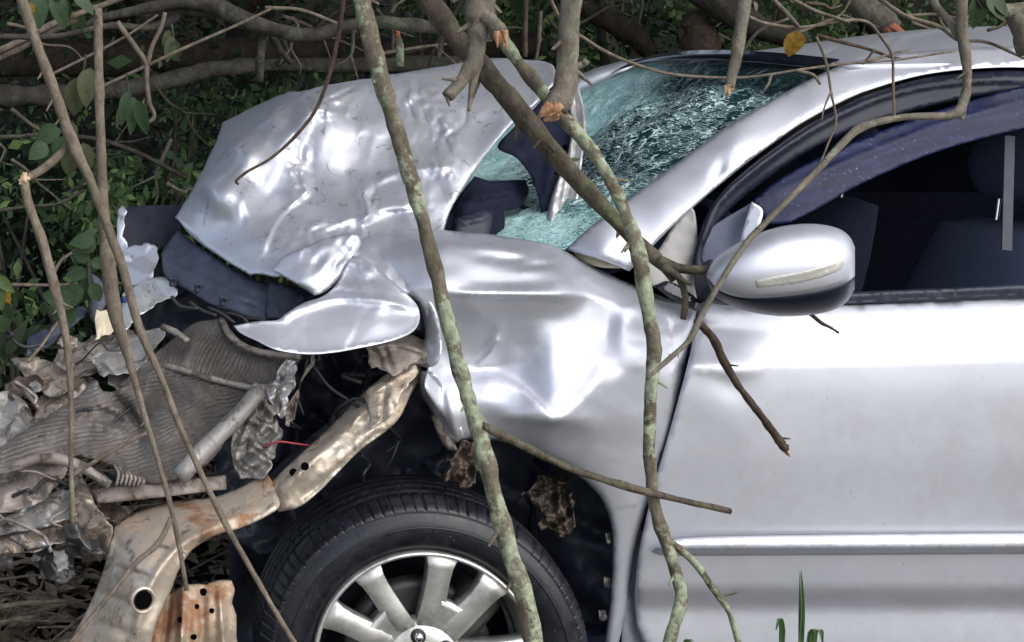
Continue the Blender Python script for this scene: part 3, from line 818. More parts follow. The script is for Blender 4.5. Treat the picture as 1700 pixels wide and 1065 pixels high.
M['belt'] = mat_plain('grey_belt', (.045, .05, .066), (.06, .066, .085), .7, 0, 30, .2)
strap_box('seat_belt', P(1677, 225, 2.62), P(1672, 415, 2.60), .021, M['belt'], CAR)
# far side of the cabin
box('far_door', (2.5, 3.93, .68), (2.6, .06, .8), M['navy'], CAR)
mesh('far_window', [(1.1, 3.90, 1.06), (3.5, 3.90, 1.06), (3.4, 3.80, 1.43), (1.75, 3.80, 1.43)], [(0, 1, 2, 3)], M['tint'], CAR, False, .004)  # opaque dark pane added to darken the view through the cabin
box('rear_bulkhead', (3.6, 3.2, .75), (.06, 1.4, .95), M['navy'], CAR)
V, F = tube3([(1.05, 3.93, 1.05), (1.4, 3.86, 1.27), (1.73, 3.78, 1.44), (2.4, 3.77, 1.46), (3.6, 3.77, 1.42)], [.035]*5, 8); mesh('far_pillar', V, F, M['paint'], CAR)

# --- front door
door_y = lambda x, y: 0
DOOR = panel('front_door', [(1166, 500, 'c'), (1230, 506), (1400, 503), (1550, 497), (1700, 490), (1950, 480, 'c'), (1950, 1120, 'c'), (1300, 1120), (1130, 1112), (1082, 1085), (1060, 1050), (1054, 1005), (1056, 955), (1064, 900), (1086, 805), (1118, 692), (1145, 590), (1153, 545)],
     (lambda x, y: pchip([495, 506, 520, 545, 580, 603, 611, 660, 740, 830, 900, 966, 974, 979, 1007, 1014, 1060, 1130], [2.470, 2.448, 2.430, 2.405, 2.385, 2.3745, 2.3735, 2.371, 2.3735, 2.383, 2.391, 2.4005, 2.402, 2.4045, 2.4225, 2.4245, 2.4235, 2.423], y + (x-1400)*.03*np.clip((760-y)/160, 0, 1)) + (x-1400)/100*.0016),
     M['paint'], CAR, [Rg([(1128, 604), (1165, 608), (1215, 616), (1260, 612)], 9, -.0035), Bp(1180, 570, 50, 26, .006), Bp(1210, 640, 36, 22, .004, 30)], 8, .006, 4, .002)
_dp = DEPTH['front_door']
panel('rear_door', [(1958, 479, 'c'), (2300, 462), (2720, 440, 'c'), (2760, 800, 'c'), (2700, 1120, 'c'), (1958, 1120, 'c')],
      (lambda x, y: pchip([480, 506, 545, 603, 660, 830, 966, 1004, 1060, 1130], [2.50, 2.448, 2.405, 2.3745, 2.371, 2.381, 2.3975, 2.4155, 2.4175, 2.416], y + 16*np.clip((760-y)/160, 0, 1)) + (x-1400)/100*.0016), M['paint'], CAR, [], 14, .012, 5, .002)
panel('rear_window', [(1852, 128, 'c'), (2200, 140), (2560, 190), (2720, 300, 'c'), (2720, 438, 'c'), (2000, 474, 'c'), (1852, 470, 'c')], [(1852, 128, 2.68), (2560, 190, 2.68), (2720, 438, 2.50), (2000, 474, 2.48), (1852, 470, 2.48)], M['tint'], CAR, [], 14)
# window sill trim
panel('window_sill_trim', [(1290, 496, 'c'), (1420, 484), (1560, 478), (1700, 470), (1950, 458, 'c'), (1950, 481, 'c'), (1700, 491), (1550, 498), (1400, 505), (1290, 512, 'c')],
      [(1290, 496, 2.455), (1950, 458, 2.465), (1290, 512, 2.445), (1950, 481, 2.455), (1600, 476, 2.46), (1600, 496, 2.448)], M['black'], DOOR, [Rg([(1290, 500), (1420, 490), (1700, 477), (1950, 466)], 5, -.012)], 5)
# side moulding strip
panel('side_moulding', [(1079, 917, 'c'), (1098, 903), (1128, 894), (1200, 890), (1400, 887), (1700, 884), (1950, 882, 'c'), (1950, 919, 'c'), (1700, 919), (1400, 921), (1200, 922), (1100, 922)],
      (lambda x, y: pchip([880, 886, 892, 900, 908, 913, 924], [2.396, 2.378, 2.368, 2.3635, 2.3625, 2.370, 2.392], y + (x-1400)*.004) + (x-1400)/100*.0016 + .03*np.exp(-(x-1075)/14)), M['paint'], DOOR, [], 4, .004, 3)
# window frame (black) between the pillar and the visor
panel('window_frame', [(1178, 470, 'c'), (1150, 452), (1158, 400), (1176, 350), (1205, 312), (1245, 276), (1285, 246), (1335, 211), (1390, 180), (1442, 156), (1532, 130), (1620, 119), (1700, 117), (1850, 124, 'c'), (1850, 160, 'c'), (1700, 150), (1580, 168), (1500, 188), (1420, 214), (1340, 252), (1270, 300), (1215, 345), (1178, 390), (1166, 430), (1186, 466)],
      [(1178, 470, 2.44), (1150, 452, 2.455), (1176, 350, 2.50), (1245, 276, 2.54), (1335, 211, 2.58), (1442, 156, 2.63), (1532, 130, 2.66), (1700, 117, 2.68), (1850, 124, 2.69), (1850, 160, 2.66), (1700, 150, 2.655), (1580, 168, 2.64), (1420, 214, 2.595), (1270, 300, 2.535), (1178, 390, 2.475)],
      M['shell'], DOOR, [Rg([(1165, 400), (1190, 338), (1250, 282), (1340, 219), (1442, 168), (1532, 143), (1620, 133), (1700, 131), (1850, 138)], 6, -.012)], 5, .006, 4, .01)
# rain visor of smoky acrylic
def _visor():
    m = NT('smoky_acrylic')
    st = m.noise(30, 5, .65, (.25, 1, 1.2)); sp = m.noise(120, 4, .7)
    c = m.ramp(sp, [(.55, (.006, .009, .036)), (.66, (.022, .03, .09)), (.74, (.16, .19, .34))])
    m.col(m.mix(m.ramp(st, [(.5, g3(0)), (.72, g3(.6))]), c, (.028, .038, .11, 1)))  # bluish reflection streaks are put into the acrylic colour
    m.set(Roughness=.25, Specular_IOR_Level=.15, Alpha=.85); m.bump(sp, .15, .003); return m.m
M['visor'] = _visor()
panel('rain_visor', [(1250, 332, 'c'), (1290, 300), (1345, 268), (1450, 222), (1560, 182), (1700, 142), (1850, 112, 'c'), (1850, 182, 'c'), (1700, 213), (1620, 232), (1540, 257), (1480, 282), (1420, 310), (1365, 342), (1312, 369, 'c'), (1275, 372, 'c')],
      [(1250, 332, 2.465), (1345, 268, 2.51), (1450, 222, 2.545), (1560, 182, 2.575), (1700, 142, 2.60), (1850, 112, 2.63), (1850, 182, 2.57), (1700, 213, 2.545), (1540, 257, 2.51), (1420, 310, 2.475), (1312, 369, 2.43), (1275, 370, 2.435), (1400, 270, 2.505), (1560, 218, 2.545)], M['visor'], DOOR, [Rg([(1290, 318), (1420, 262), (1560, 207), (1700, 168), (1850, 140)], 7, -.006)], 5, .002, 4, .003)
# quarter glass and its division bar
M['qglass'] = mat_plain('dusty_quarter_glass', (.07, .08, .12), (.11, .12, .17), .45, 0, 6, .0, spec=.15)
panel('quarter_glass', [(1182, 470, 'c'), (1164, 430), (1170, 396), (1185, 374), (1248, 336, 'c'), (1240, 372), (1232, 400, 'c'), (1210, 440)],
      [(1182, 470, 2.452), (1170, 396, 2.478), (1248, 336, 2.505), (1232, 400, 2.475)], M['qglass'], DOOR, [], 6)
panel('division_bar', [(1248, 334, 'c'), (1266, 348), (1262, 372), (1246, 402, 'c'), (1228, 406, 'c'), (1236, 372)], [(1248, 334, 2.462), (1266, 360, 2.445), (1228, 404, 2.45)], M['paint'], DOOR, [], 5)
panel('mirror_base', [(1150, 452, 'c'), (1182, 430), (1200, 470), (1215, 505), (1160, 500, 'c')], [(1150, 452, 2.45), (1182, 430, 2.43), (1215, 505, 2.40), (1160, 500, 2.44)], M['black'], DOOR, [Bp(1185, 470, 25, 30, -.05)], 6, .01)
# --- door mirror: silver cap, repeater lens, black lower shell
def mirror():
    top = spline([(1176, 452), (1192, 428), (1218, 410), (1250, 394), (1290, 380), (1330, 374), (1365, 375), (1392, 382), (1408, 394), (1416, 410)], 8)
    bot = spline([(1176, 462), (1186, 486), (1206, 500), (1240, 513), (1275, 520), (1310, 522), (1350, 519), (1382, 512), (1404, 498), (1416, 478)], 8)
    lenlo = spline([(1176, 459), (1200, 482), (1240, 492), (1300, 490), (1360, 481), (1400, 468), (1416, 458)], 8)
    n = 73; U = np.linspace(0, 1, n); nph = 44
    X = 1176 + 240*(1-np.cos(U*math.pi))/2
    T = np.interp(X, top[:, 0], top[:, 1]); B = np.interp(X, bot[:, 0], bot[:, 1]); Ls = np.interp(X, lenlo[:, 0], lenlo[:, 1])
    D = .115 * np.where(U < .5, np.clip(4*U*(1-U), 0, 1)**.5, 1 - .55*np.clip((U-.5)/.5, 0, 1)**3)
    def ring_pt(i, a):
        sy, fr = math.sin(a), math.cos(a); cy, h = (T[i]+B[i])/2, (B[i]-T[i])/2
        py = cy - h*math.copysign(abs(sy)**.85, sy)
        dep = 2.235 - (D[i]*max(fr, 0)**.8 if fr > 0 else D[i]*.75*fr) + .04*(1-U[i])
        return P(X[i], py, dep)
    def ang(i, py):
        v = max(-1, min(1, ((T[i]+B[i])/2 - py)/((B[i]-T[i])/2 + 1e-6))); return math.asin(math.copysign(abs(v)**(1/.85), v))
    up, lo = [], []
    for i in range(n):
        a0 = ang(i, Ls[i])
        up.append([ring_pt(i, a0 + (math.pi - a0)*k/26) for k in range(27)])
        lo.append([ring_pt(i, -math.pi + (a0 + math.pi)*k/22) for k in range(23)])
    def grid(nm, rows, mat, par, sol=.003):
        w = len(rows[0]); V = [p for r in rows for p in r]
        F = [(i*w+k, (i+1)*w+k, (i+1)*w+k+1, i*w+k+1) for i in range(len(rows)-1) for k in range(w-1)]
        return mesh(nm, V, [f[::-1] for f in F], mat, par, True, sol)
    E = grid('door_mirror', up, M['paint'], CAR); E['label'] = 'silver door mirror with clear repeater lens'
    grid('lower_shell', lo, M['shell'], E)
    rim_ = lo[-1][:-1] + up[-1][:-1]
    mesh('mirror_glass', rim_, [tuple(range(len(rim_)))], M['gloss'], E, False)
    def dep(x, y):
        r = []
        for xx, yy in zip(x, y):
            u = math.acos(max(-1, min(1, 1 - 2*(xx-1176)/240)))/math.pi
            t, b_, d = np.interp(xx, X, T), np.interp(xx, X, B), np.interp(xx, X, D)
            v = max(-1, min(1, ((t+b_)/2 - yy)/((b_-t)/2))); sn = math.copysign(abs(v)**(1/.85), v)
            r.append(2.235 - d*math.sqrt(max(0, 1-sn*sn))**.8 + .04*(1-u))
        return np.array(r)
    ol = [(1250, 465, 'c'), (1300, 454), (1350, 443), (1388, 431), (1411, 421, 'c'), (1412, 440, 'c'), (1390, 453), (1350, 466), (1300, 475), (1256, 479, 'c')]
    panel('lens_surround', [(x + (x-1335)*.03, y + (y-452)*.22, *r) for x, y, *r in ol], lambda x, y: dep(x, y) - .0015, M['shell'], E, [], 4, .002, 2)
    panel('turn_signal', ol, lambda x, y: dep(x, y) - .005, M['lamp'], E, [Rg([(1256, 472), (1300, 465), (1350, 455), (1408, 432)], 3, .002)], 4, .003, 2)
mirror()

# --- front wing (fender), buckled
wing = cols({
    650: ((392, 2.58), (430, 2.49), (470, 2.44)),
    740: ((384, 2.57), (405, 2.475), (438, 2.425), (480, 2.384), (498, 2.389), (540, 2.412), (590, 2.430), (612, 2.428), (640, 2.402), (690, 2.378), (730, 2.384)),
    800: ((388, 2.57), (410, 2.472), (438, 2.428), (466, 2.400), (486, 2.376), (500, 2.381), (545, 2.408), (590, 2.428), (606, 2.430), (640, 2.398), (680, 2.376), (715, 2.386)),
    860: ((397, 2.56), (420, 2.470), (446, 2.424), (468, 2.402), (486, 2.374), (500, 2.379), (535, 2.400), (575, 2.414), (600, 2.412), (650, 2.380), (690, 2.352), (705, 2.362), (745, 2.396)),
    920: ((410, 2.55), (435, 2.462), (462, 2.412), (488, 2.380), (506, 2.388), (530, 2.396), (560, 2.390), (600, 2.374), (650, 2.350), (694, 2.328), (712, 2.346), (770, 2.392)),
    975: ((438, 2.53), (462, 2.455), (490, 2.410), (520, 2.401), (560, 2.387), (610, 2.364), (660, 2.344), (690, 2.342), (730, 2.362), (800, 2.396)),
    1005: ((454, 2.52), (478, 2.45), (500, 2.412), (540, 2.394), (590, 2.370), (640, 2.354), (690, 2.356), (745, 2.372), (830, 2.398), (900, 2.408), (1065, 2.425)),
    1040: ((470, 2.51), (492, 2.445), (512, 2.402), (560, 2.372), (610, 2.362), (680, 2.364), (760, 2.378), (860, 2.398), (960, 2.41), (1060, 2.42)),
    1110: ((496, 2.48), (520, 2.428), (560, 2.396), (640, 2.378), (720, 2.378), (800, 2.388)),
    1150: ((514, 2.44), (535, 2.415), (560, 2.405), (640, 2.39), (720, 2.39), (800, 2.395))})
WING = panel('front_wing', [(598, 397, 'c'), (640, 383), (690, 380), (745, 382), (800, 387), (850, 394), (900, 402), (935, 414), (965, 432), (1030, 464), (1100, 492), (1156, 516, 'c'), (1152, 550), (1137, 610), (1119, 690), (1101, 755), (1077, 835), (1059, 895), (1049, 950), (1040, 1010), (1022, 1090, 'c'), (1000, 1090, 'c'), (1012, 1000), (1017, 930), (1016, 880), (1004, 838), (980, 806), (940, 776), (890, 752), (840, 735), (795, 728), (770, 731), (757, 734, 'c'), (742, 706), (722, 672), (705, 640), (712, 604), (722, 570), (708, 528), (690, 498), (652, 478), (612, 452), (586, 425)],
     wing, M['paint'], CAR,
     [Bp(840, 428, 46, 9, .016, 6), Bp(890, 440, 40, 6, .008, -6), St([(805, 437), (835, 428), (870, 432)], 5, .003, 14),
      Rg([(735, 484), (800, 486), (880, 487), (960, 486)], 6, -.004), St([(770, 622), (830, 628), (880, 655), (922, 702)], 5, -.008, 34),
      Bp(822, 570, 10, 34, -.006, 14), Rg([(785, 615), (815, 578), (836, 560)], 7, -.005),
      Rg([(768, 622), (830, 628), (880, 655), (922, 702)], 5, -.006, 'c'), Rg([(735, 487), (860, 489), (990, 494)], 4, -.004, 'c'), Rg([(800, 600), (822, 575), (832, 548)], 4, -.004, 'c'),
      Bp(800, 660, 60, 14, -.004, 10), Rg([(922, 702), (935, 690), (975, 650), (1010, 600)], 12, -.004),
      Fc(600, 380, 760, 520, 26, .008, 7, Mk(645, 445, 60, 55)), Fc(700, 480, 1040, 720, 70, .0028, 8), Rg([(612, 412), (650, 440), (690, 500)], 6, .012, 'c'), Rg([(740, 640), (752, 690), (757, 730)], 8, -.008), Nz(70, .0014, 9)], 4, .012, 5, jag=.8)
# front flap of the wing folded into a tongue
panel('torn_flap', [(388, 540, 'c'), (430, 533), (460, 531), (475, 520), (505, 502), (535, 492), (560, 470), (575, 440), (590, 425), (620, 440), (655, 470), (688, 500), (697, 522), (690, 545), (665, 560), (630, 570), (590, 578), (555, 584), (510, 587), (460, 580), (425, 564), (400, 552)],
      [(388, 540, 2.36), (460, 535, 2.355), (510, 505, 2.385), (560, 470, 2.45), (590, 428, 2.50), (655, 470, 2.43), (695, 522, 2.38), (665, 560, 2.315), (590, 578, 2.285), (510, 587, 2.275), (430, 564, 2.31), (560, 540, 2.33), (620, 520, 2.352), (580, 490, 2.41), (640, 490, 2.39)],
      M['paint'], WING, [Kr(16, .012, 7, Mk(590, 455, 45, 34)), Rg([(470, 532), (482, 520), (500, 512)], 5, -.010), Rg([(500, 512), (560, 495), (640, 500), (690, 515)], 6, -.014), Bp(660, 520, 20, 14, .01), Bp(640, 512, 16, 8, -.006), Fc(380, 420, 700, 590, 42, .005, 5)], 4, -.006, 5)
panel('torn_fold', [(690, 492, 'c'), (715, 500), (728, 530), (734, 570), (728, 600), (712, 610), (690, 605, 'c'), (700, 580), (706, 555), (702, 525)],
      [(690, 492, 2.42), (715, 500, 2.385), (734, 570, 2.375), (712, 610, 2.385), (690, 605, 2.44), (702, 540, 2.42)], M['paint'], WING, [Nz(20, .006, 2)], 4, .01, 4)
panel('torn_strip', [(700, 615, 'c'), (725, 622), (745, 665), (770, 720), (757, 736, 'c'), (735, 716), (715, 680), (697, 650)],
      [(700, 615, 2.41), (725, 622, 2.385), (770, 720, 2.375), (757, 736, 2.39), (697, 650, 2.43)], M['paint'], WING, [Nz(22, .008, 5), Kr(22, .008, 2)], 4, .008, 4)
# cowl and wing-top corner pieces
panel('cowl_corner', [(948, 412, 'c'), (985, 396), (1012, 412), (1030, 445, 'c'), (990, 442), (960, 428)], [(948, 412, 2.60), (985, 396, 2.57), (1030, 445, 2.50), (960, 428, 2.56)], M['beige'], CAR, [Nz(18, .006, 3)], 5, .006)
panel('wing_gusset', [(1055, 440, 'c'), (1090, 418), (1120, 372), (1150, 345), (1158, 400), (1152, 455), (1158, 500, 'c'), (1110, 486), (1075, 468)], [(1055, 440, 2.50), (1120, 372, 2.52), (1150, 345, 2.52), (1158, 500, 2.46), (1090, 470, 2.47)], M['gusset'], CAR, [Nz(26, .004, 6)], 5)
panel('corner_seal', [(1085, 474, 'c'), (1110, 466), (1140, 482), (1160, 500), (1152, 514, 'c'), (1120, 500)], [(1085, 474, 2.45), (1140, 482, 2.425), (1160, 500, 2.41), (1120, 500, 2.43)], M['gloss'], CAR, [Rg([(1090, 478), (1155, 506)], 5, -.008)], 4, .006, 4)
# sill (rocker) below and behind the door
panel('sill', [(1040, 900, 'c'), (1066, 880), (1100, 900), (1950, 1000, 'c'), (1950, 1160, 'c'), (1030, 1160, 'c'), (1034, 1000)], [(1040, 900, 2.44), (1950, 1000, 2.50), (1950, 1160, 2.47), (1030, 1160, 2.45), (1040, 1040, 2.445)], M['paint'], CAR, [], 14)
panel('door_jamb', [(1060, 520, 'c'), (1180, 500, 'c'), (1200, 700, 'c'), (1130, 1000, 'c'), (1045, 1000, 'c'), (1080, 780)], [(1060, 520, 2.50), (1180, 500, 2.50), (1130, 1000, 2.47), (1045, 1000, 2.47)], M['black'], CAR, [], 14)

# --- bonnet (hood), buckled into a tent
hood_ctrl = [(291, 360, 2.97), (325, 398, 2.84), (374, 432, 2.70), (411, 454, 2.62), (426, 454, 2.60), (460, 440, 2.58), (500, 432, 2.56), (560, 424, 2.57), (640, 412, 2.60), (735, 386, 2.66), (753, 338, 2.71), (794, 274, 2.79), (850, 206, 2.89), (896, 165, 2.96), (928, 130, 3.02),
    (905, 101, 3.16), (860, 97, 3.20), (806, 96, 3.20), (738, 109, 3.17), (644, 124, 3.13), (539, 141, 3.12), (505, 150, 3.13), (438, 169, 3.42), (370, 203, 3.62), (336, 282, 3.28), (312, 330, 3.10), (400, 195, 3.45),
    (452, 193, 3.06), (396, 240, 2.99), (342, 300, 2.97), (330, 350, 2.89), (420, 300, 2.85), (380, 370, 2.78), (430, 400, 2.66), (455, 250, 2.93), (480, 200, 3.00), (560, 250, 2.92), (620, 300, 2.84), (560, 350, 2.76), (680, 340, 2.735), (680, 220, 2.92), (600, 180, 3.02), (800, 150, 3.04), (800, 200, 2.93), (750, 280, 2.79), (860, 140, 3.05)]
HOOD = panel('bonnet', [(291, 360, 'c'), (325, 398), (374, 432), (411, 454), (426, 455), (460, 460), (500, 450), (560, 440), (640, 425), (735, 400, 'c'), (740, 372), (753, 338), (794, 274), (850, 206), (896, 165), (926, 132, 'c'), (918, 108), (900, 101), (860, 97), (806, 96), (738, 109), (644, 124), (603, 131), (539, 141), (505, 150), (480, 152), (438, 169), (370, 203, 'c'), (359, 233), (336, 282), (310, 330)],
    hood_ctrl, M['paint_worn'], CAR,
    [Rg([(505, 150), (449, 191), (393, 240), (336, 290), (300, 350)], 9, -.03), Rg([(610, 140), (560, 160), (500, 205), (455, 260), (410, 350)], 14, -.018),
     St([(595, 142), (550, 165), (520, 185), (505, 215), (492, 255), (500, 290), (512, 312), (504, 328), (478, 345), (455, 372), (442, 410), (428, 450)], 5, -.012, 30),
     Bp(455, 330, 36, 30, .030, 20), Bp(440, 365, 20, 40, .014), Bp(470, 212, 30, 14, .014, -20),
     Rg([(420, 300), (400, 340), (385, 385)], 10, -.010),
     Kr(15, .020, 21, Mk(500, 265, 20, 70)), Kr(13, .016, 22, Mk(530, 180, 50, 18)),
     Bp(600, 215, 70, 40, -.010), Kr(44, .0035, 25, Mk(640, 250, 140, 130)), Fc(290, 90, 930, 460, 62, .008, 2), Fc(440, 120, 800, 420, 28, .0045, 3),
     Rg([(612, 300), (603, 325), (610, 350), (598, 372)], 8, -.018), Kr(14, .012, 23, Mk(610, 335, 18, 40)), Rg([(618, 305), (650, 290), (700, 280), (750, 278)], 7, -.010), Kr(14, .010, 33, Mk(730, 280, 34, 16)),
     Rg([(678, 128), (680, 150), (676, 175)], 6, -.012), Kr(12, .012, 24, Mk(705, 150, 30, 30)), Rg([(700, 170), (712, 205), (735, 225), (752, 250)], 7, .014), Kr(12, .010, 34, Mk(740, 215, 26, 34)),
     St([(735, 112), (742, 160), (770, 220), (790, 262)], 12, -.014, 60),
     St([(470, 400), (540, 372), (600, 370), (650, 352), (720, 350)], 7, .012, 34), Kr(22, .012, 26, Mk(560, 400, 120, 28)),
     Rg([(522, 178), (505, 215), (494, 255), (503, 292), (513, 312)], 4, -.012, 'c'), Rg([(513, 312), (480, 345), (456, 372), (440, 412)], 4, -.010, 'c'),
     Rg([(595, 141), (560, 158), (530, 170)], 3, .014, 'c'), Rg([(606, 300), (604, 330), (612, 352), (600, 376)], 3.5, -.010, 'c'), Rg([(612, 352), (560, 372), (500, 398)], 4, -.008, 'c'),
     Rg([(612, 352), (660, 352), (720, 346)], 4, .008, 'c'), Rg([(680, 130), (676, 170), (690, 200)], 3, .010, 'c'), Rg([(700, 168), (716, 210), (742, 228), (756, 258)], 4, -.010, 'c'), Rg([(742, 228), (770, 205), (772, 180)], 4, .008, 'c'),
     Bp(690, 330, 24, 10, .008, 10), Rg([(860, 100), (880, 118), (910, 122)], 6, -.01)], 3.2, .010, 4, jag=1.6)
# underside of the bonnet and its folded inner frame at the windscreen end
HI = panel('bonnet_inner_skin', [(926, 130, 'c'), (894, 172), (852, 212), (826, 244), (858, 262), (884, 298), (897, 345), (903, 398, 'c'), (918, 372), (935, 310), (950, 250), (952, 190)],
      [(926, 130, 3.04), (852, 212, 2.94), (826, 244, 2.92), (884, 298, 2.84), (903, 398, 2.72), (935, 310, 2.80), (952, 190, 2.96)], M['navy'], HOOD, [Nz(30, .01, 4), Rg([(905, 200), (915, 260), (905, 330)], 8, -.01)], 5)
panel('bonnet_inner_frame', [(930, 122, 'c'), (958, 138), (972, 190), (974, 214), (966, 270), (962, 330), (956, 380), (944, 408, 'c'), (938, 380), (930, 362), (920, 385), (906, 402, 'c'), (908, 360), (918, 318), (938, 270), (948, 222), (944, 170)],
      [(930, 122, 3.02), (958, 138, 3.00), (974, 210, 2.88), (962, 330, 2.72), (944, 408, 2.62), (906, 402, 2.66), (918, 318, 2.78), (944, 170, 2.97)], M['steel'], HOOD,
      [Rg([(950, 140), (960, 210), (948, 300), (935, 370)], 5, .018), Rg([(966, 160), (968, 220), (958, 320), (950, 385)], 4, -.010), Nz(16, .006, 8), Rg([(936, 260), (922, 320), (912, 390)], 5, -.012)], 3.5, .006, 3)
for (x, y) in ((939, 244), (924, 290)):
    V, F = lathe([(.0, -.001), (.006, -.001), (.007, .002)], P(x, y, 2.83), (0, 0), 12); mesh('bolt_hole', V, F, M['void'], HI, False)
# scuttle tray / bulkhead stuff seen through the gap
panel('scuttle_panel', [(726, 400, 'c'), (752, 340), (788, 292, 'c'), (812, 300, 'c'), (872, 298, 'c'), (878, 318), (862, 344, 'c'), (836, 348, 'c'), (838, 372), (826, 420, 'c'), (740, 430, 'c')], [(726, 400, 2.76), (790, 292, 2.90), (846, 300, 2.91), (878, 318, 2.88), (826, 420, 2.72), (740, 430, 2.70), (800, 350, 2.80)], M['navy'], CAR, [Kr(40, .03, 141), Rg([(770, 330), (860, 318)], 5, -.02)], 5)
panel('pollen_filter_box', [(742, 420, 'c'), (756, 362, 'c'), (800, 346, 'c'), (818, 352), (812, 392, 'c'), (800, 430, 'c')], [(742, 420, 2.70), (756, 362, 2.74), (812, 350, 2.76), (800, 430, 2.68)], M['black'], CAR, [Rg([(756, 372), (810, 360)], 4, -.012)], 5, .01)
tube('wiper_arm', [(800, 352, 2.86, 3), (830, 342, 2.88, 4), (862, 340, 2.90, 4), (900, 360, 2.86, 3)], M['wire'], CAR)

# --- nose: grille shell, scraps, far wing
panel('grille_shell', [(268, 420, 'c'), (282, 398), (296, 382, 'c'), (330, 408), (378, 440), (428, 466), (470, 470), (520, 486), (515, 500), (470, 505), (440, 535, 'c'), (400, 522), (350, 505), (310, 480), (275, 460)],
      [(268, 420, 2.93), (296, 382, 2.95), (378, 440, 2.72), (428, 466, 2.64), (520, 486, 2.56), (440, 535, 2.56), (400, 522, 2.60), (275, 460, 2.82), (350, 505, 2.66)], M['grille'], CAR, [Rg([(275, 432), (330, 462), (400, 495), (450, 510)], 6, -.012), Nz(30, .008, 3), Bp(290, 470, 10, 10, .02)], 5, .008)
panel('dark_gap_backing', [(255, 440, 'c'), (300, 430), (400, 470), (520, 480, 'c'), (520, 600, 'c'), (400, 600), (300, 560), (225, 575, 'c'), (235, 500)], [(255, 440, 2.98), (400, 470, 2.82), (520, 480, 2.74), (520, 600, 2.72), (225, 575, 2.9)], M['black'], CAR, [Kr(40, .04, 151)], 6)  # black backing sheet added to stand for the shade in the nose gap
for q in range(5):
    tube('support_rod', [(285 + 30*q, 492 + 9*q, 2.66 - .02*q, 3), (300 + 34*q, 508 + 6*q, 2.64 - .02*q, 3.5), (330 + 30*q, 512 + 12*q, 2.62 - .02*q, 3)], M['wire'], CAR, 6)
for (x, y) in ((288, 468), (330, 478), (372, 500)):
    panel('grille_clip', [(x-8, y-9, 'c'), (x+7, y-5, 'c'), (x+8, y+9, 'c'), (x-7, y+7, 'c')], lambda px, py, d=DEPTH['grille_shell'](x, y): px*0 + d - .012, M['black'], CAR, [Bp(x, y, 4, 4, .012)], 3, .004, 2)
panel('grille_bracket', [(448, 462, 'c'), (462, 468), (505, 490), (492, 515), (462, 528, 'c'), (440, 524)], [(448, 462, 2.60), (505, 490, 2.53), (462, 528, 2.52), (440, 524, 2.56)], M['black'], CAR, [Nz(16, .01, 7)], 5)
panel('bonnet_nose_scrap', [(452, 448, 'c'), (470, 425), (500, 412), (540, 395), (585, 386), (600, 402), (585, 432), (566, 462), (540, 484), (522, 490, 'c'), (490, 470)],
      [(452, 448, 2.53), (500, 412, 2.53), (585, 386, 2.54), (566, 462, 2.47), (522, 490, 2.45), (520, 440, 2.49)], M['paint'], CAR, [Kr(22, .018, 13, Mk(565, 420, 50, 45)), Fc(450, 380, 600, 490, 24, .010, 6)], 4, .006)
for ol, ct, mt, sd_ in (
    ([(190, 360, 'c'), (208, 344), (300, 342, 'c'), (296, 385), (270, 412), (255, 405), (228, 420), (205, 400)], [(190, 360, 3.10), (300, 342, 3.25), (270, 412, 3.12), (205, 400, 3.08)], 'black', 1),
    ([(190, 356, 'c'), (206, 342), (210, 350), (203, 380), (214, 410), (222, 460), (206, 470, 'c'), (192, 420)], [(190, 356, 3.06), (206, 342, 3.05), (214, 410, 3.0), (206, 470, 2.96)], 'paint', 2),
    ([(205, 412, 'c'), (232, 404), (250, 402), (262, 420), (258, 452), (238, 470), (212, 478, 'c')], [(205, 412, 3.02), (250, 402, 2.98), (258, 452, 2.90), (212, 478, 2.92)], 'paint', 3),
    ([(198, 492, 'c'), (222, 476), (270, 462), (292, 484), (262, 505), (235, 520), (212, 545, 'c'), (196, 560)], [(198, 492, 2.90), (270, 462, 2.86), (292, 484, 2.80), (196, 560, 2.76)], 'steel', 4),
    ([(160, 516, 'c'), (182, 514), (200, 528), (186, 552), (156, 568, 'c')], [(160, 516, 2.88), (200, 528, 2.86), (156, 568, 2.80)], 'beige', 5),
    ([(150, 450, 'c'), (168, 462), (180, 500), (172, 520), (150, 530), (152, 480)], [(150, 450, 2.96), (180, 500, 2.92), (150, 530, 2.90)], 'grille', 6)):
    panel('body_scrap', ol, ct, M[mt], CAR, [Fc(140, 330, 310, 580, 20, .004 if mt in ('black', 'grille') else .014, 30+sd_)], 2.6, .003, jag=7, seed=len(ol))
tube('bracket_clip', [(205, 492, 2.84, 4), (207, 502, 2.84, 4)], M['blue'], CAR)
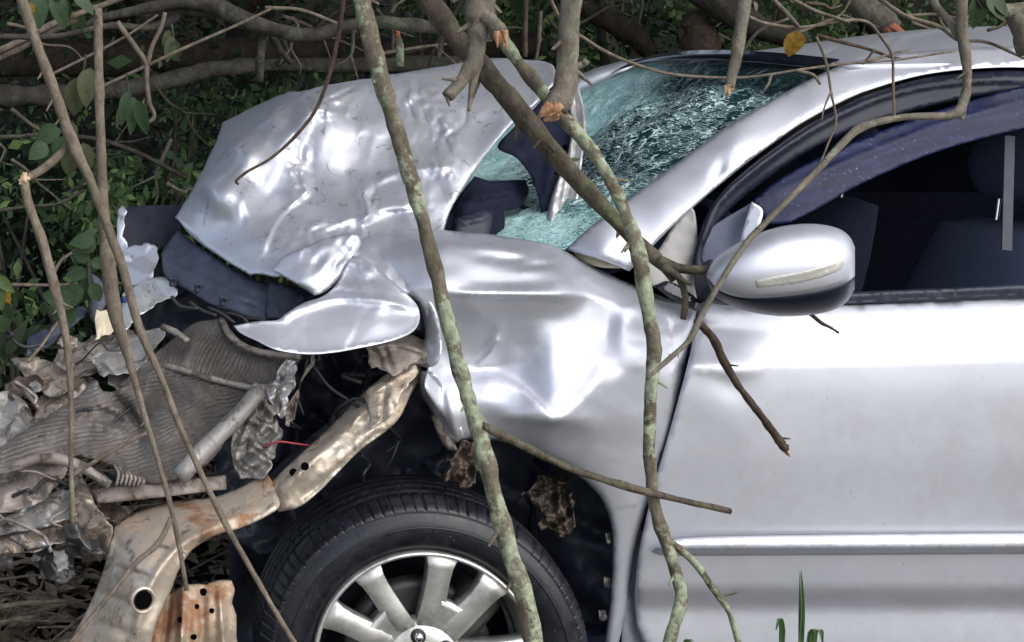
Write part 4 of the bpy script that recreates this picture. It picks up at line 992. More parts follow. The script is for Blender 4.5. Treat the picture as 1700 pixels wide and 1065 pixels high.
# crumpled bumper beam in champagne primer at the far left
for k, (ol, ct, mt) in enumerate((
    ([(20, 596, 'c'), (60, 590), (95, 600), (130, 570), (160, 560), (190, 545), (225, 552), (205, 590), (180, 612), (140, 622), (110, 650), (80, 660), (50, 630), (30, 612)], [(20, 596, 2.85), (130, 570, 2.88), (225, 552, 2.80), (140, 622, 2.74), (50, 630, 2.78)], 'tan_dirty'),
    ([(60, 660, 'c'), (100, 640), (135, 625), (158, 635), (120, 680), (85, 712), (40, 730), (55, 690)], [(60, 660, 2.74), (135, 625, 2.76), (85, 712, 2.66), (40, 730, 2.66)], 'tan_dirty'),
    ([(-40, 680, 'c'), (0, 650), (30, 655), (60, 700), (30, 740), (-40, 770, 'c')], [(-40, 680, 2.72), (30, 655, 2.74), (-40, 770, 2.60)], 'grey_metal'),
    ([(150, 590, 'c'), (185, 575), (240, 548), (275, 552), (250, 590), (215, 615), (170, 622)], [(150, 590, 2.72), (240, 548, 2.74), (275, 552, 2.68), (170, 622, 2.66)], 'grey_metal'),
    ([(40, 560, 'c'), (85, 545), (110, 520), (140, 505), (150, 515), (110, 548), (80, 575), (45, 590)], [(40, 560, 2.92), (140, 505, 2.95), (45, 590, 2.88)], 'grille'))):
    panel('bumper_beam_scrap', ol, ct, M[mt], CAR, [Fc(-40, 500, 290, 780, 24, .024, 50+k), Fc(-40, 500, 290, 780, 11, .006, 60+k)], 2.6, .002, jag=7, seed=len(ol))
# radiator and condenser, folded
RADC = [(x, y, d) for x, y, d in ((0, 745, 2.50), (60, 705, 2.54), (120, 660, 2.58), (175, 635, 2.60), (270, 612, 2.58), (350, 628, 2.52), (430, 645, 2.47), (400, 700, 2.44), (345, 765, 2.40), (280, 795, 2.40), (120, 762, 2.46), (0, 785, 2.44), (220, 700, 2.53), (160, 720, 2.50), (-60, 790, 2.46))]
panel('radiator', [(-60, 790, 'c'), (0, 740), (60, 703), (120, 662), (158, 632), (172, 648), (200, 645), (240, 618), (272, 610), (320, 622), (380, 636), (428, 646, 'c'), (405, 695), (375, 735), (340, 772), (300, 790), (275, 800), (220, 800), (185, 772), (130, 758), (70, 768), (0, 790)], RADC, M['radiator'], CAR,
      [corr(7, .0019, 76, 3, 5), Fc(-60, 600, 440, 810, 55, .014, 70), Nz(14, .003, 15), Bp(185, 690, 40, 22, .035), Kr(26, .03, 41, Mk(190, 695, 55, 34)), Nz(40, .004, 5), Rg([(170, 640), (220, 690), (230, 750)], 10, .022)], 1.9, .010, 4, jag=4)
panel('condenser', [(196, 640, 'c'), (240, 600), (290, 560), (330, 532), (372, 528, 'c'), (385, 556), (410, 575), (450, 588), (500, 592, 'c'), (478, 630), (455, 660), (420, 650), (360, 634), (275, 612), (225, 640)],
      [(196, 640, 2.62), (290, 560, 2.68), (372, 528, 2.68), (410, 575, 2.58), (500, 592, 2.50), (455, 660, 2.49), (360, 634, 2.54), (275, 612, 2.60), (340, 580, 2.62)], M['radiator'], CAR,
      [corr(6.5, .0017, 22, 8, 6), Fc(190, 520, 510, 670, 46, .011, 71), Nz(26, .006, 6), Rg([(330, 540), (310, 590), (300, 615)], 6, -.012)], 1.9, .006, 4, jag=3)
tube('condenser_edge_tube', [(368, 530, 2.66, 5), (382, 556, 2.60, 6), (408, 576, 2.56, 6), (450, 588, 2.52, 6), (498, 592, 2.48, 5)], M['dirt_sheet'], CAR, 8, .15)
tube('radiator_edge_rail', [(275, 607, 2.575, 5), (330, 622, 2.52, 5), (380, 636, 2.49, 5), (432, 646, 2.455, 5)], M['dirt_sheet'], CAR, 8, .2, 3)
tube('upper_edge_tube', [(270, 542, 2.66, 6), (292, 552, 2.63, 6), (312, 566, 2.60, 5)], M['dirt_sheet'], CAR, 8, .15)
tube('alloy_pipe', [(428, 650, 2.43, 13), (395, 690, 2.40, 14), (345, 740, 2.375, 15), (298, 792, 2.35, 15)], M['grey_metal'], CAR, 16, .04, 5)
# engine bay lumps
for k, (ol, ct, mt) in enumerate((
    ([(395, 690, 'c'), (420, 672), (450, 680), (465, 712), (458, 760), (440, 790), (400, 790), (385, 750)], [(395, 690, 2.43), (450, 680, 2.45), (400, 790, 2.38), (440, 740, 2.36)], 'grey_metal'),
    ([(420, 640, 'c'), (448, 630), (462, 650), (456, 690), (430, 685)], [(420, 640, 2.46), (462, 650, 2.43), (430, 685, 2.42)], 'dirt_sheet'),
    ([(448, 640, 'c'), (475, 602), (490, 596), (494, 630), (482, 660), (470, 690), (455, 680)], [(448, 640, 2.44), (490, 596, 2.45), (470, 690, 2.40)], 'steel'),
    ([(468, 690, 'c'), (488, 655), (512, 590), (520, 596), (500, 650), (484, 700)], [(468, 690, 2.42), (512, 590, 2.44), (484, 700, 2.41)], 'dirt_sheet'))):
    panel('engine_casing', ol, ct, M[mt], CAR, [Kr(13, .03, 70+k), Rg([(ol[0][0], ol[0][1]), (ol[3][0], ol[3][1])], 4, -.02), Rg([(ol[1][0], ol[1][1]), (ol[-1][0], ol[-1][1])], 4, .02)], 2.6, .0, jag=9, seed=k)
panel('engine_bay', [(370, 500, 'c'), (520, 480), (700, 520, 'c'), (760, 760, 'c'), (620, 900), (430, 920, 'c'), (360, 860), (360, 700)], [(370, 500, 2.75), (700, 520, 2.70), (760, 760, 2.66), (430, 920, 2.62), (540, 700, 2.80)], M['black'], CAR, [Kr(60, .08, 80), Kr(24, .03, 81), Nz(20, .02, 3)], 7)
rw = random.Random(5)
for k in range(16):
    x, y = rw.uniform(380, 660), rw.uniform(590, 780); d = rw.uniform(2.45, 2.6)
    pts = [(x, y, d, rw.choice((2.2, 3, 5)))]
    for q in range(4):
        x += rw.uniform(-38, 38); y += rw.uniform(-24, 34); d += rw.uniform(-.03, .03); pts.append((x, y, d, pts[0][3]))
    tube('wiring', pts, M['wire'], CAR, 6)
tube('red_wire', [(436, 742, 2.36, 1.6), (462, 733, 2.35, 1.6), (490, 736, 2.36, 1.6), (520, 740, 2.4, 1.6)], M['wire_red'], CAR, 6)
tube('ground_cable', [(520, 606, 2.46, 3), (545, 640, 2.44, 3), (580, 665, 2.42, 3), (602, 680, 2.40, 3)], M['wire'], CAR, 6)
# --- front rail: upper box section (rusty) and the bent crash box
RAIL = panel('front_rail', [(438, 812, 'c'), (470, 780), (540, 715), (600, 655), (650, 615), (694, 602, 'c'), (702, 622), (684, 650), (664, 692), (640, 716), (600, 745), (560, 785), (525, 820), (495, 842), (462, 850, 'c')],
      [(438, 812, 2.345), (540, 715, 2.42), (650, 615, 2.48), (694, 602, 2.48), (702, 622, 2.44), (664, 692, 2.37), (600, 745, 2.33), (525, 820, 2.29), (462, 850, 2.29), (560, 735, 2.33), (620, 680, 2.38), (490, 800, 2.29), (505, 775, 2.30)], M['rail'], CAR,
      [Rg([(462, 822), (520, 762), (580, 705), (640, 648)], 10, -.020), Fc(430, 600, 700, 850, 34, .009, 9), Kr(24, .004, 91), Nz(18, .005, 4), Rg([(490, 838), (560, 778), (640, 706)], 5, .012)], 3.5, .008, 4)
panel('rail_top_scrap', [(598, 572, 'c'), (640, 560), (690, 556), (716, 585), (704, 606), (676, 612), (650, 622), (620, 606)], [(598, 572, 2.44), (690, 556, 2.45), (704, 606, 2.39), (620, 606, 2.40)], M['dirt_sheet'], CAR, [Kr(24, .018, 93), Rg([(600, 580), (660, 572), (712, 588)], 5, -.014)], 3, .004, jag=8)
panel('rail_bracket', [(608, 650, 'c'), (640, 618), (668, 600), (694, 606), (682, 640), (660, 670), (640, 700), (618, 708), (606, 680)], [(608, 650, 2.39), (668, 600, 2.42), (694, 606, 2.40), (618, 708, 2.33), (650, 650, 2.355)], M['rail'], RAIL, [Kr(22, .012, 95), Rg([(612, 660), (650, 632), (690, 612)], 4, -.010), Rg([(640, 640), (634, 700)], 4, .010)], 3, .004, jag=7)
for (x, y, r) in ((507, 775, 5), (488, 785, 5)):
    V, F = lathe([(0, .0), (r/FPX*2.3, .0), ((r+2)/FPX*2.3, .004)], P(x, y, DEPTH[RAIL.name](x, y) - .004), (0, 0), 14); mesh('rail_hole', V, F, M['void'], RAIL, False)
CB = panel('crash_box', [(190, 872, 'c'), (225, 850), (270, 835), (310, 828), (350, 826), (400, 808), (440, 786), (458, 812, 'c'), (464, 840), (440, 858), (400, 876), (360, 888), (320, 912), (296, 948), (284, 980), (270, 1010), (255, 1050), (246, 1100, 'c'), (90, 1100, 'c'), (118, 1060), (150, 1000), (172, 945), (180, 905)],
      [(190, 872, 2.40), (225, 850, 2.43), (310, 828, 2.42), (440, 786, 2.37), (464, 840, 2.27), (400, 876, 2.25), (320, 912, 2.25), (284, 980, 2.24), (246, 1100, 2.22), (90, 1100, 2.34), (150, 1000, 2.36), (180, 905, 2.38), (230, 900, 2.30), (300, 870, 2.31), (380, 845, 2.31), (210, 980, 2.24), (180, 1050, 2.24), (340, 880, 2.262), (262, 960, 2.215), (240, 1040, 2.20)], M['rail'], CAR,
      [Rg([(440, 838), (360, 872), (300, 905), (262, 950), (240, 1000), (215, 1080)], 8, -.018), Rg([(190, 900), (225, 925)], 6, .008), Rg([(185, 940), (250, 960)], 6, .012), Rg([(170, 985), (215, 1000)], 6, .010), Rg([(150, 1030), (210, 1050)], 7, .010), Rg([(280, 860), (300, 900)], 8, .010), Rg([(190, 870), (178, 920), (150, 990), (105, 1075)], 5, -.012), Fc(90, 780, 470, 1100, 44, .007, 10), Nz(24, .003, 2)], 3.8, .008, 4)
V, F = lathe([(0, .012), (.016, .010), (.0185, .0), (.0215, -.004), (.0235, .003)], P(238, 996, DEPTH[CB.name](238, 996) - .006), (.3, 0), 28)
nb = len(V)//28
mesh('access_hole_rim', V, F, M['rail'], CB)
V, F = lathe([(0, .0), (.0168, .0)], P(238, 996, DEPTH[CB.name](238, 996) - .011), (.3, 0), 28); mesh('access_hole', V, F, M['void'], CB, False)
RB = panel('rusty_bracket', [(262, 990, 'c'), (290, 975), (330, 968), (388, 962, 'c'), (394, 1010), (400, 1100, 'c'), (230, 1100, 'c'), (245, 1050)], [(262, 990, 2.34), (388, 962, 2.36), (400, 1100, 2.33), (230, 1100, 2.30), (320, 1030, 2.30)], M['rust'], CAR,
      [Rg([(305, 975), (300, 1100)], 7, -.022), Rg([(282, 985), (268, 1100)], 6, .02), Rg([(365, 970), (372, 1100)], 7, -.018), Rg([(335, 970), (338, 1100)], 8, .018), Fc(230, 960, 400, 1100, 26, .008, 97)], 3, .004, jag=9)
for (x, y, r) in ((338, 984, 5), (327, 1008, 3), (352, 1015, 3), (300, 1030, 4), (322, 1058, 4)):
    V, F = lathe([(0, 0), (r/FPX*2.3, 0), ((r+1.5)/FPX*2.3, .004)], P(x, y, DEPTH[RB.name](x, y) - .004), (0, 0), 12); mesh('bracket_hole', V, F, M['void'], RB, False)
panel('crossbar', [(148, 812, 'c'), (250, 802), (375, 788, 'c'), (376, 812, 'c'), (260, 826), (162, 836, 'c')], [(148, 812, 2.42), (375, 788, 2.40), (376, 812, 2.385), (162, 836, 2.40)], M['dirt_sheet'], CAR, [Nz(30, .004, 3)], 5, .004)
for k, (ol, ct, mt) in enumerate((
    ([(-40, 800, 'c'), (20, 775), (75, 765), (110, 775), (90, 815), (50, 840), (0, 850), (-40, 850, 'c')], [(-40, 800, 2.50), (75, 765, 2.52), (110, 775, 2.48), (0, 850, 2.44)], 'dirt_sheet'),
    ([(110, 790, 'c'), (140, 790), (165, 850), (185, 880), (172, 930), (150, 920), (135, 880), (115, 860)], [(110, 790, 2.44), (140, 790, 2.42), (172, 930, 2.38), (115, 860, 2.42)], 'tan_dirty'),
    ([(20, 850, 'c'), (60, 830), (110, 815), (125, 850), (90, 870), (40, 880), (-30, 890, 'c'), (-30, 866, 'c')], [(20, 850, 2.46), (110, 815, 2.46), (40, 880, 2.42), (-30, 890, 2.44)], 'grey_metal'),
    ([(-30, 895, 'c'), (60, 880), (105, 872), (108, 895), (50, 912), (-30, 920, 'c')], [(-30, 895, 2.44), (105, 872, 2.44), (50, 912, 2.41)], 'tan_dirty'),
    ([(106, 868, 'c'), (135, 866), (162, 885), (158, 915), (112, 905, 'c')], [(106, 868, 2.41), (162, 885, 2.39), (112, 905, 2.39)], 'disc'),
    ([(62, 910, 'c'), (122, 904, 'c'), (126, 950, 'c'), (104, 972, 'c'), (64, 962, 'c')], [(62, 910, 2.46), (120, 905, 2.44), (100, 975, 2.42)], 'disc'),
    ([(150, 830, 'c'), (200, 838), (232, 842), (200, 870), (182, 880), (168, 856)], [(150, 830, 2.44), (232, 842, 2.42), (182, 880, 2.40)], 'rust2'),
    ([(8, 640, 'c'), (40, 620), (70, 625), (60, 650), (20, 665)], [(8, 640, 2.76), (70, 625, 2.76), (20, 665, 2.72)], 'rust2'))):
    panel('crushed_nose_piece', ol, ct, M[mt], CAR, [Fc(-40, 600, 240, 980, 24, .018, 110+k), Fc(-40, 600, 240, 980, 11, .005, 120+k)], 2.6, .002, jag=7, seed=len(ol))
tube('radiator_tank_hose', [(0, 790, 2.46, 7), (40, 768, 2.45, 8), (85, 760, 2.44, 9), (130, 772, 2.42, 9), (160, 790, 2.41, 8), (182, 806, 2.40, 8)], M['dirt_sheet'], CAR, 10, .12)
for k in range(7):
    tube('coil_hose_rib', [(190 + 7*k, 772 + 3*k, 2.41, 2.5), (197 + 7*k, 786 + 2*k, 2.39, 3), (193 + 7*k, 806, 2.39, 2.5)], M['dirt_sheet'], CAR, 6)

rc = random.Random(77)
for k in range(34):
    x, y = rc.uniform(-10, 280), rc.uniform(560, 950)
    if 60 < x < 280 and 640 < y < 770 and rc.random() < .6: continue
    if x > 170 and y > 830: continue
    d = 2.80 - (y - 560)/390*.42 + rc.uniform(-.05, .02); n_ = rc.randint(5, 7); R = rc.uniform(9, 26); a0 = rc.uniform(0, 6.28); el = rc.uniform(.3, .9); tw = rc.uniform(0, 3.14)
    ol = []
    for q in range(n_):
        a = a0 + 6.283*q/n_; rr_ = R*rc.uniform(.6, 1.2); u, v = math.cos(a)*rr_, math.sin(a)*rr_*el
        ol.append((x + u*math.cos(tw) - v*math.sin(tw), y + u*math.sin(tw) + v*math.cos(tw), 'c'))
    gx_, gy_ = rc.uniform(-.0012, .0012), rc.uniform(-.0025, .0004)
    panel('torn_fragment', ol, (lambda px, py, d=d, x=x, y=y, gx_=gx_, gy_=gy_: d + (px-x)*gx_ + (py-y)*gy_), M[rc.choice(('tan_dirty', 'grey_metal', 'dirt_sheet', 'rust2', 'dirt_sheet', 'disc', 'tan_dirty', 'steel'))], CAR, [Kr(12, .012, 300+k)], 3.5, .002, jag=4, seed=k)
for k in range(22):
    x, y = rc.uniform(-10, 250), rc.uniform(560, 930); d = 2.74 - (y - 560)/390*.42; w_ = rc.choice((1.6, 2.2, 3.5)); pts = []
    for q in range(5): pts.append((x, y, d, w_)); x += rc.uniform(-45, 45); y += rc.uniform(-25, 30); d += rc.uniform(-.03, .03)
    tube('loose_wire', pts, M[rc.choice(('wire', 'wire', 'dirt_sheet'))], CAR, 6)

# --- wheel
WC = P(709, 1105, 2.36)
TILT = (-.05, -.015)
def wheel():
    Wd = empty('front_wheel', WC); Wd.parent = CAR; Wd.matrix_parent_inverse = Matrix.Translation(CAR.location).inverted()
    R = .318
    prof = [(.213, .020), (.222, .004), (.232, -.004), (.246, -.009), (.262, -.012), (.278, -.008), (.288, -.001), (.291, .001), (.293, .0), (.299, .006), (.305, .014), (.3085, .022)]
    ys = np.linspace(.030, .165, 46)
    prof += [(R - .0035*((y-.0975)/.07)**2, y) for y in ys]
    prof += [(.305, .181), (.295, .192), (.275, .205), (.24, .20), (.213, .18)]
    grooves = (.052, .080, .112, .140)
    def fn(r, y, a, j):
        if .024 < y < .172 and r > .30:
            for g in grooves:
                if abs(y - g) < .0042: return r - .008, y
            k = (a*92/(2*math.pi)) % 1
            if y < .047 and k < .10: r -= .006
            if .056 < y < .076 and ((a*92/(2*math.pi) + (y-.05)*14) % 1) < .07: r -= .005
            if .084 < y < .108 and ((a*70/(2*math.pi) + (y-.05)*14) % 1) < .06: r -= .004
        if j in (9, 10, 11):
            if ((a*92/(2*math.pi)) % 1) < .10: r -= .004
        return r, y
    V, F = lathe(prof, WC, TILT, 920, fn)
    T = mesh('tyre', V, F, M['rubber'], Wd)
    # raised rib ring and moulded marks on the sidewall
    V, F = lathe([(.2645, -.0125), (.266, -.0145), (.2675, -.0125)], WC, TILT, 120); mesh('sidewall_rib', V, F, M['rubber'], T)
    # rim
    prof = [(.186, .10), (.196, .06), (.203, .02), (.2065, .004), (.2095, -.001), (.2130, -.002), (.2160, .003), (.215, .02)]
    V, F = lathe(prof, WC, TILT, 128); RIM = mesh('rim', V, F, M['alloy'], Wd)
    Mt = Matrix.Translation(WC) @ Matrix.Rotation(TILT[0], 4, 'Z') @ Matrix.Rotation(TILT[1], 4, 'X')
    V, F = lathe([(.19, .075), (.205, .05), (.206, .16)], WC, TILT, 64); mesh('rim_barrel', V, F, M['disc'], RIM)
    for ang in [66 + 72*k + sg*15.5 for k in range(5) for sg in (-1, 1)]:
        a = math.radians(ang); rings = []
        for t in np.linspace(0, 1, 8):
            r = .055 + t*(.2075-.055)
            w = .0212 + .009*t**8 + .003*(1-t)**2; d0 = .026 - .030*t**.8 + .006*t**4; th = .030
            u = Vector((math.cos(a), 0, math.sin(a))); s = Vector((-math.sin(a), 0, math.cos(a)))
            sec = [(-w, .003), (-w*.93, .0), (0, -.0005), (w*.93, .0), (w, .003), (w*.98, th), (-w*.98, th)]
            rings.append([Mt @ (u*r + s*q + Vector((0, d0 + dd, 0))) for q, dd in sec])
        loft('spoke', rings, M['alloy'], RIM)
    for k in range(5):
        rings = []
        for t in np.linspace(0, 1, 6):
            r = .055 + t*.070; d0 = .0262 - .030*((r-.055)/.1525)**.8; sec = []
            half = math.radians(15.5); a0 = math.radians(66 + 72*k)
            for q in range(5): a = a0 + half*(q/2 - 1); sec.append(Vector((math.cos(a)*r, d0, math.sin(a)*r)))
            for q in range(5): a = a0 - half*(q/2 - 1); sec.append(Vector((math.cos(a)*r, d0 + .028, math.sin(a)*r)))
            rings.append([Mt @ p for p in sec])
        loft('spoke_web', rings, M['alloy'], RIM)
    prof = [(.0, .016), (.022, .014), (.026, .018), (.040, .020), (.066, .022), (.076, .030), (.078, .05)]
    V, F = lathe(prof, WC, TILT, 64); mesh('hub_face', V, F, M['alloy'], RIM)
    for k in range(5):
        a = math.radians(104 + 72*k); c = Mt @ Vector((math.cos(a)*.048, .020, math.sin(a)*.048))
        V, F = lathe([(0, -.002), (.0125, -.002), (.0145, -.0005), (.0155, .004)], c, TILT, 20); mesh('nut_pocket', V, F, M['wire'], RIM)
        V, F = lathe([(0, -.010), (.005, -.010), (.008, -.007), (.009, .0), (.0105, .002)], c, TILT, 12); mesh('wheel_nut', V, F, M['chrome'], RIM)
    V, F = lathe([(.05, .062), (.125, .060), (.140, .062), (.142, .085)], WC, TILT, 64); mesh('brake_disc', V, F, M['disc'], Wd)
    V, F = box3(WC + Vector((.09, .075, .075)), (.08, .07, .13), (0, .7, 0), .012); mesh('brake_caliper', V, F, M['disc'], Wd)
    V, F = lathe([(.0, .055), (.05, .05), (.06, .08)], WC, TILT, 24); mesh('hub', V, F, M['disc'], Wd)
wheel()
# wheel house behind the tyre
panel('wheel_arch_liner', [(380, 860, 'c'), (520, 720), (680, 640), (800, 690), (930, 740), (1012, 830), (1026, 960), (1026, 1160, 'c'), (380, 1160, 'c')], [(380, 860, 2.72), (680, 640, 2.66), (930, 740, 2.60), (1026, 960, 2.50), (1026, 1160, 2.50), (380, 1160, 2.74), (720, 980, 2.74)], M['black'], CAR, [Nz(40, .02, 2), Kr(70, .03, 130)], 9)
panel('strut_bracket', [(738, 768, 'c'), (752, 745), (775, 730), (798, 742), (804, 780), (790, 800), (765, 806), (742, 795)], [(738, 768, 2.40), (775, 730, 2.39), (804, 780, 2.36), (765, 806, 2.36)], M['rust2'], CAR, [Kr(14, .03, 131), Nz(8, .012, 3), Bp(760, 795, 6, 6, .03)], 2.6, .0, jag=14)
panel('strut_link', [(716, 690, 'c'), (734, 690), (752, 728), (760, 748, 'c'), (742, 745), (726, 720)], [(716, 690, 2.42), (734, 690, 2.41), (760, 748, 2.39)], M['dirt_sheet'], CAR, [Nz(14, .01, 4)], 4, .006)
panel('muddy_arch_clip', [(866, 825, 'c'), (880, 796), (910, 790), (945, 800), (962, 830), (955, 870), (930, 890), (905, 872), (880, 848)], [(866, 825, 2.46), (910, 790, 2.47), (962, 830, 2.44), (930, 890, 2.43)], M['rust2'], CAR, [Kr(16, .04, 133), Nz(9, .016, 5)], 2.8, .0, jag=16)
for k, (x, y) in enumerate(((1012, 892), (1008, 965), (1000, 1020))):
    panel('arch_clip', [(x-6, y-8, 'c'), (x+6, y-6), (x+8, y+8), (x-4, y+10)], [(x-6, y-8, 2.42), (x+8, y-6, 2.43), (x, y+10, 2.42)], M['disc'], CAR, [Nz(6, .006, k)], 3)

# ------------------------------------------------------------------ branches
def branch(label, pts, mat, twigs=(), rough=.16, group=None, tear=None, name='branch', sides=12, cat='branch'):
    pts = list(pts)
    if pts[0][1] < 0 and pts[1][1] > pts[0][1] + 8 and pts[0][2] < 3:      # the limb goes on upwards, out of the picture
        a, b = pts[0], pts[1]; L = math.hypot(a[0]-b[0], a[1]-b[1]); ux, uy = (a[0]-b[0])/L, (a[1]-b[1])/L
        pts = [(a[0] + ux*700 + 40, a[1] + uy*620, a[2] + .25, a[3]*1.15), (a[0] + ux*330 - 14, a[1] + uy*330, a[2] + .1, a[3]*1.08)] + pts
    o = tube(name, pts, M[mat], None, sides, rough, len(label), 6)
    tag(o, label, cat, group)
    if len(pts) > 6 and pts[-1][2] < 2.6 and name in ('branch', 'sapling', 'stem', 'stick') and pts[3][3] > 4:
        rr = random.Random(len(label)*7)
        for k in range(rr.randint(3, 5)):
            i = rr.randint(2, len(pts)-2); f = rr.random(); p = [a + (b-a)*f for a, b in zip(pts[i], pts[i+1])]
            dx, dy = pts[i+1][0]-pts[i][0], pts[i+1][1]-pts[i][1]; L = math.hypot(dx, dy) + 1e-6; sg = rr.choice((-1, 1)); ln_ = rr.uniform(1.6, 3.6)*p[3]
            vx, vy = (-dy*sg*.8 + dx*.6)/L, (dx*sg*.8 + dy*.6)/L
            tube('twig', [(p[0], p[1], p[2], p[3]*.38), (p[0] + vx*ln_*.55, p[1] + vy*ln_*.55, p[2]-.004, p[3]*.26), (p[0] + vx*ln_ + rr.uniform(-2, 2), p[1] + vy*ln_, p[2]-.006, p[3]*.12)], M[mat], o, 7, rough, k)
    for t in twigs:
        tm = mat
        if isinstance(t[0], str): tm, t = t[0], t[1:]
        tube('twig', t, M[tm], o, 8, rough, len(t), 5)
    if tear:                                       # splintered end
        (x, y, Y, r, dx, dy, tm) = tear
        rr = random.Random(len(label))
        V = []; F = []
        for k in range(9):
            a = rr.uniform(0, 6.28); q = rr.uniform(.1, .75)*r; L = rr.uniform(.5, 1.5)*r
            c = P(x + math.cos(a)*q, y + math.sin(a)*q*.8, Y + math.sin(a)*q/FPX*Y)
            e = P(x + math.cos(a)*q + dx*L, y + math.sin(a)*q*.8 + dy*L, Y + math.sin(a)*q/FPX*Y)
            b = P(x + math.cos(a)*q - dx*r*.6, y + math.sin(a)*q*.8 - dy*r*.6, Y + math.sin(a)*q/FPX*Y)
            v, f = tube3([b, c, e], [r*.42/FPX*Y, r*.36/FPX*Y, r*.10/FPX*Y], 6, .3, k, True, 3)
            n = len(V); V += v; F += [tuple(i + n for i in g) for g in f]
        mesh('splintered_end', V, F, M[tm], o)
    return o
def ln(pts, Y0, Y1, r0, r1):                        # helper: linear depth and radius along a pixel path
    n = len(pts) - 1
    return [(p[0], p[1], Y0 + (Y1-Y0)*i/n, (p[2] if len(p) > 2 else r0 + (r1-r0)*i/n)) for i, p in enumerate(pts)]
branch('pale lichen covered branch crossing the bonnet, front wing and wheel', ln([(592, -60, 18), (603, 10, 16), (622, 90, 15), (650, 190, 13.5), (680, 290, 12), (705, 380, 12), (730, 480, 12), (752, 570, 12.5), (777, 660, 13), (800, 730, 15), (818, 815, 14), (846, 915, 15), (872, 1000, 15), (890, 1100, 16)], 2.26, 1.98, 0, 0), 'bark_lichen',
       [('bark_moss', *ln([(800, 706), (850, 730), (905, 758), (960, 782), (1050, 810), (1140, 832), (1212, 848)], 2.06, 2.12, 7.5, 5)), ln([(640, 150), (628, 138), (620, 135)], 2.22, 2.2, 5, 3)], .2)
branch('brown diagonal branch running from the top down to the door mirror', ln([(682, -40, 20), (740, 40, 19), (800, 112, 18), (860, 182, 17), (920, 256, 15.5), (975, 316, 14), (1040, 384, 13), (1088, 428, 12), (1122, 462, 9)], 2.38, 2.28, 0, 0), 'bark_moss',
       [ln([(1092, 432), (1130, 446), (1176, 448)], 2.28, 2.26, 9, 7), ln([(1100, 440), (1128, 462), (1138, 495), (1134, 530)], 2.27, 2.25, 7, 5), ln([(1110, 448), (1130, 462), (1146, 472)], 2.27, 2.24, 5, 3), ln([(920, 250), (900, 232), (885, 246)], 2.3, 2.28, 4, 2)], .16)
branch('long mossy branch hanging past the wing edge to the bottom of the door', ln([(812, 30, 12), (850, 88, 10.5), (892, 142, 10.5), (940, 200, 12), (984, 252, 11), (1018, 308, 10), (1043, 365, 10), (1062, 430, 13), (1075, 510, 10.5), (1086, 580, 11), (1080, 660, 9.5), (1078, 760, 9), (1090, 850, 9.5), (1114, 925, 10), (1131, 988, 10), (1120, 1035, 9.5), (1102, 1100, 10)], 2.30, 2.06, 0, 0), 'bark_lichen',
       [ln([(1112, 900), (1150, 930), (1185, 978), (1212, 1020), (1232, 1090)], 2.12, 2.08, 6, 5), ln([(1196, 990), (1215, 986), (1236, 980)], 2.1, 2.1, 2, 1)], .2)
branch('thick pale grey branch snapped off above the windscreen edge', ln([(954, -60, 16), (946, 30, 16), (942, 90, 17), (938, 140, 19), (922, 182, 20)], 2.20, 2.20, 0, 0), 'bark_grey', [ln([(950, 112), (968, 106), (974, 100)], 2.2, 2.19, 7, 6)], .14, None, (915, 186, 2.19, 20, -.55, .5, 'torn'))
branch('short forked grey stub hanging above the crumpled bonnet', ln([(806, -60, 24), (797, 10, 23), (795, 50, 17), (788, 96, 14), (768, 132, 11), (742, 160, 10)], 2.24, 2.20, 0, 0), 'bark_grey',
       [ln([(792, 96), (787, 128), (783, 152), (778, 184)], 2.22, 2.2, 10, 3), ln([(800, 24), (820, 40), (832, 54)], 2.22, 2.18, 14, 12)], .2, None, (832, 60, 2.16, 13, .1, 1, 'torn'))
branch('pale straight branch with torn tip hanging over the windscreen', ln([(1244, -60, 11), (1232, 30, 10), (1222, 95, 8.5), (1211, 145, 7.5)], 2.32, 2.30, 0, 0), 'bark_grey', (), .12, None, (1209, 148, 2.30, 9, -.1, 1, 'torn_pale'))
branch('bent grey branch reaching over the visor and down across the door mirror', ln([(1596, -60, 8), (1597, 50, 8), (1605, 110, 7), (1602, 160, 6.5), (1582, 190, 7), (1500, 194, 5.5), (1432, 210, 6.5), (1396, 240, 5.5), (1350, 290, 5), (1290, 350, 5), (1240, 402, 5), (1200, 462, 4.5), (1166, 520, 4.5), (1146, 562, 4.5), (1110, 596, 4), (1074, 628, 3)], 2.16, 2.02, 0, 0), 'bark_grey',
       [ln([(1604, 150), (1600, 175), (1596, 198)], 2.14, 2.14, 6, 4), ln([(1596, 62), (1576, 36), (1554, 10), (1540, -20)], 2.16, 2.2, 7, 6)], .16)
branch('dark dead stick with red torn tip leaning on the door', ln([(1158, 533, 6), (1184, 562, 7), (1200, 596, 6.5), (1226, 640, 6), (1256, 680, 6), (1282, 715, 6), (1302, 744, 7)], 2.16, 2.30, 0, 0), 'bark_brown', (), .2, None, (1303, 748, 2.30, 8, .6, .8, 'torn_red'), 'stick', 10, 'stick')
branch('tiny dark twig poking out below the door mirror', ln([(1345, 520), (1364, 536), (1378, 543), (1392, 552)], 2.26, 2.30, 3.5, 2), 'bark_brown', (), .1, None, None, 'twig', 6, 'twig')
branch('thin reddish twig curving down over the bonnet', ln([(574, -30, 4), (562, 55, 3.8), (548, 120, 3.5), (525, 180, 3.2), (490, 226, 3), (450, 262, 2.5), (410, 285, 2.5), (392, 300, 2.5), (396, 306, 2)], 2.34, 2.34, 0, 0), 'bark_brown', (), .12)
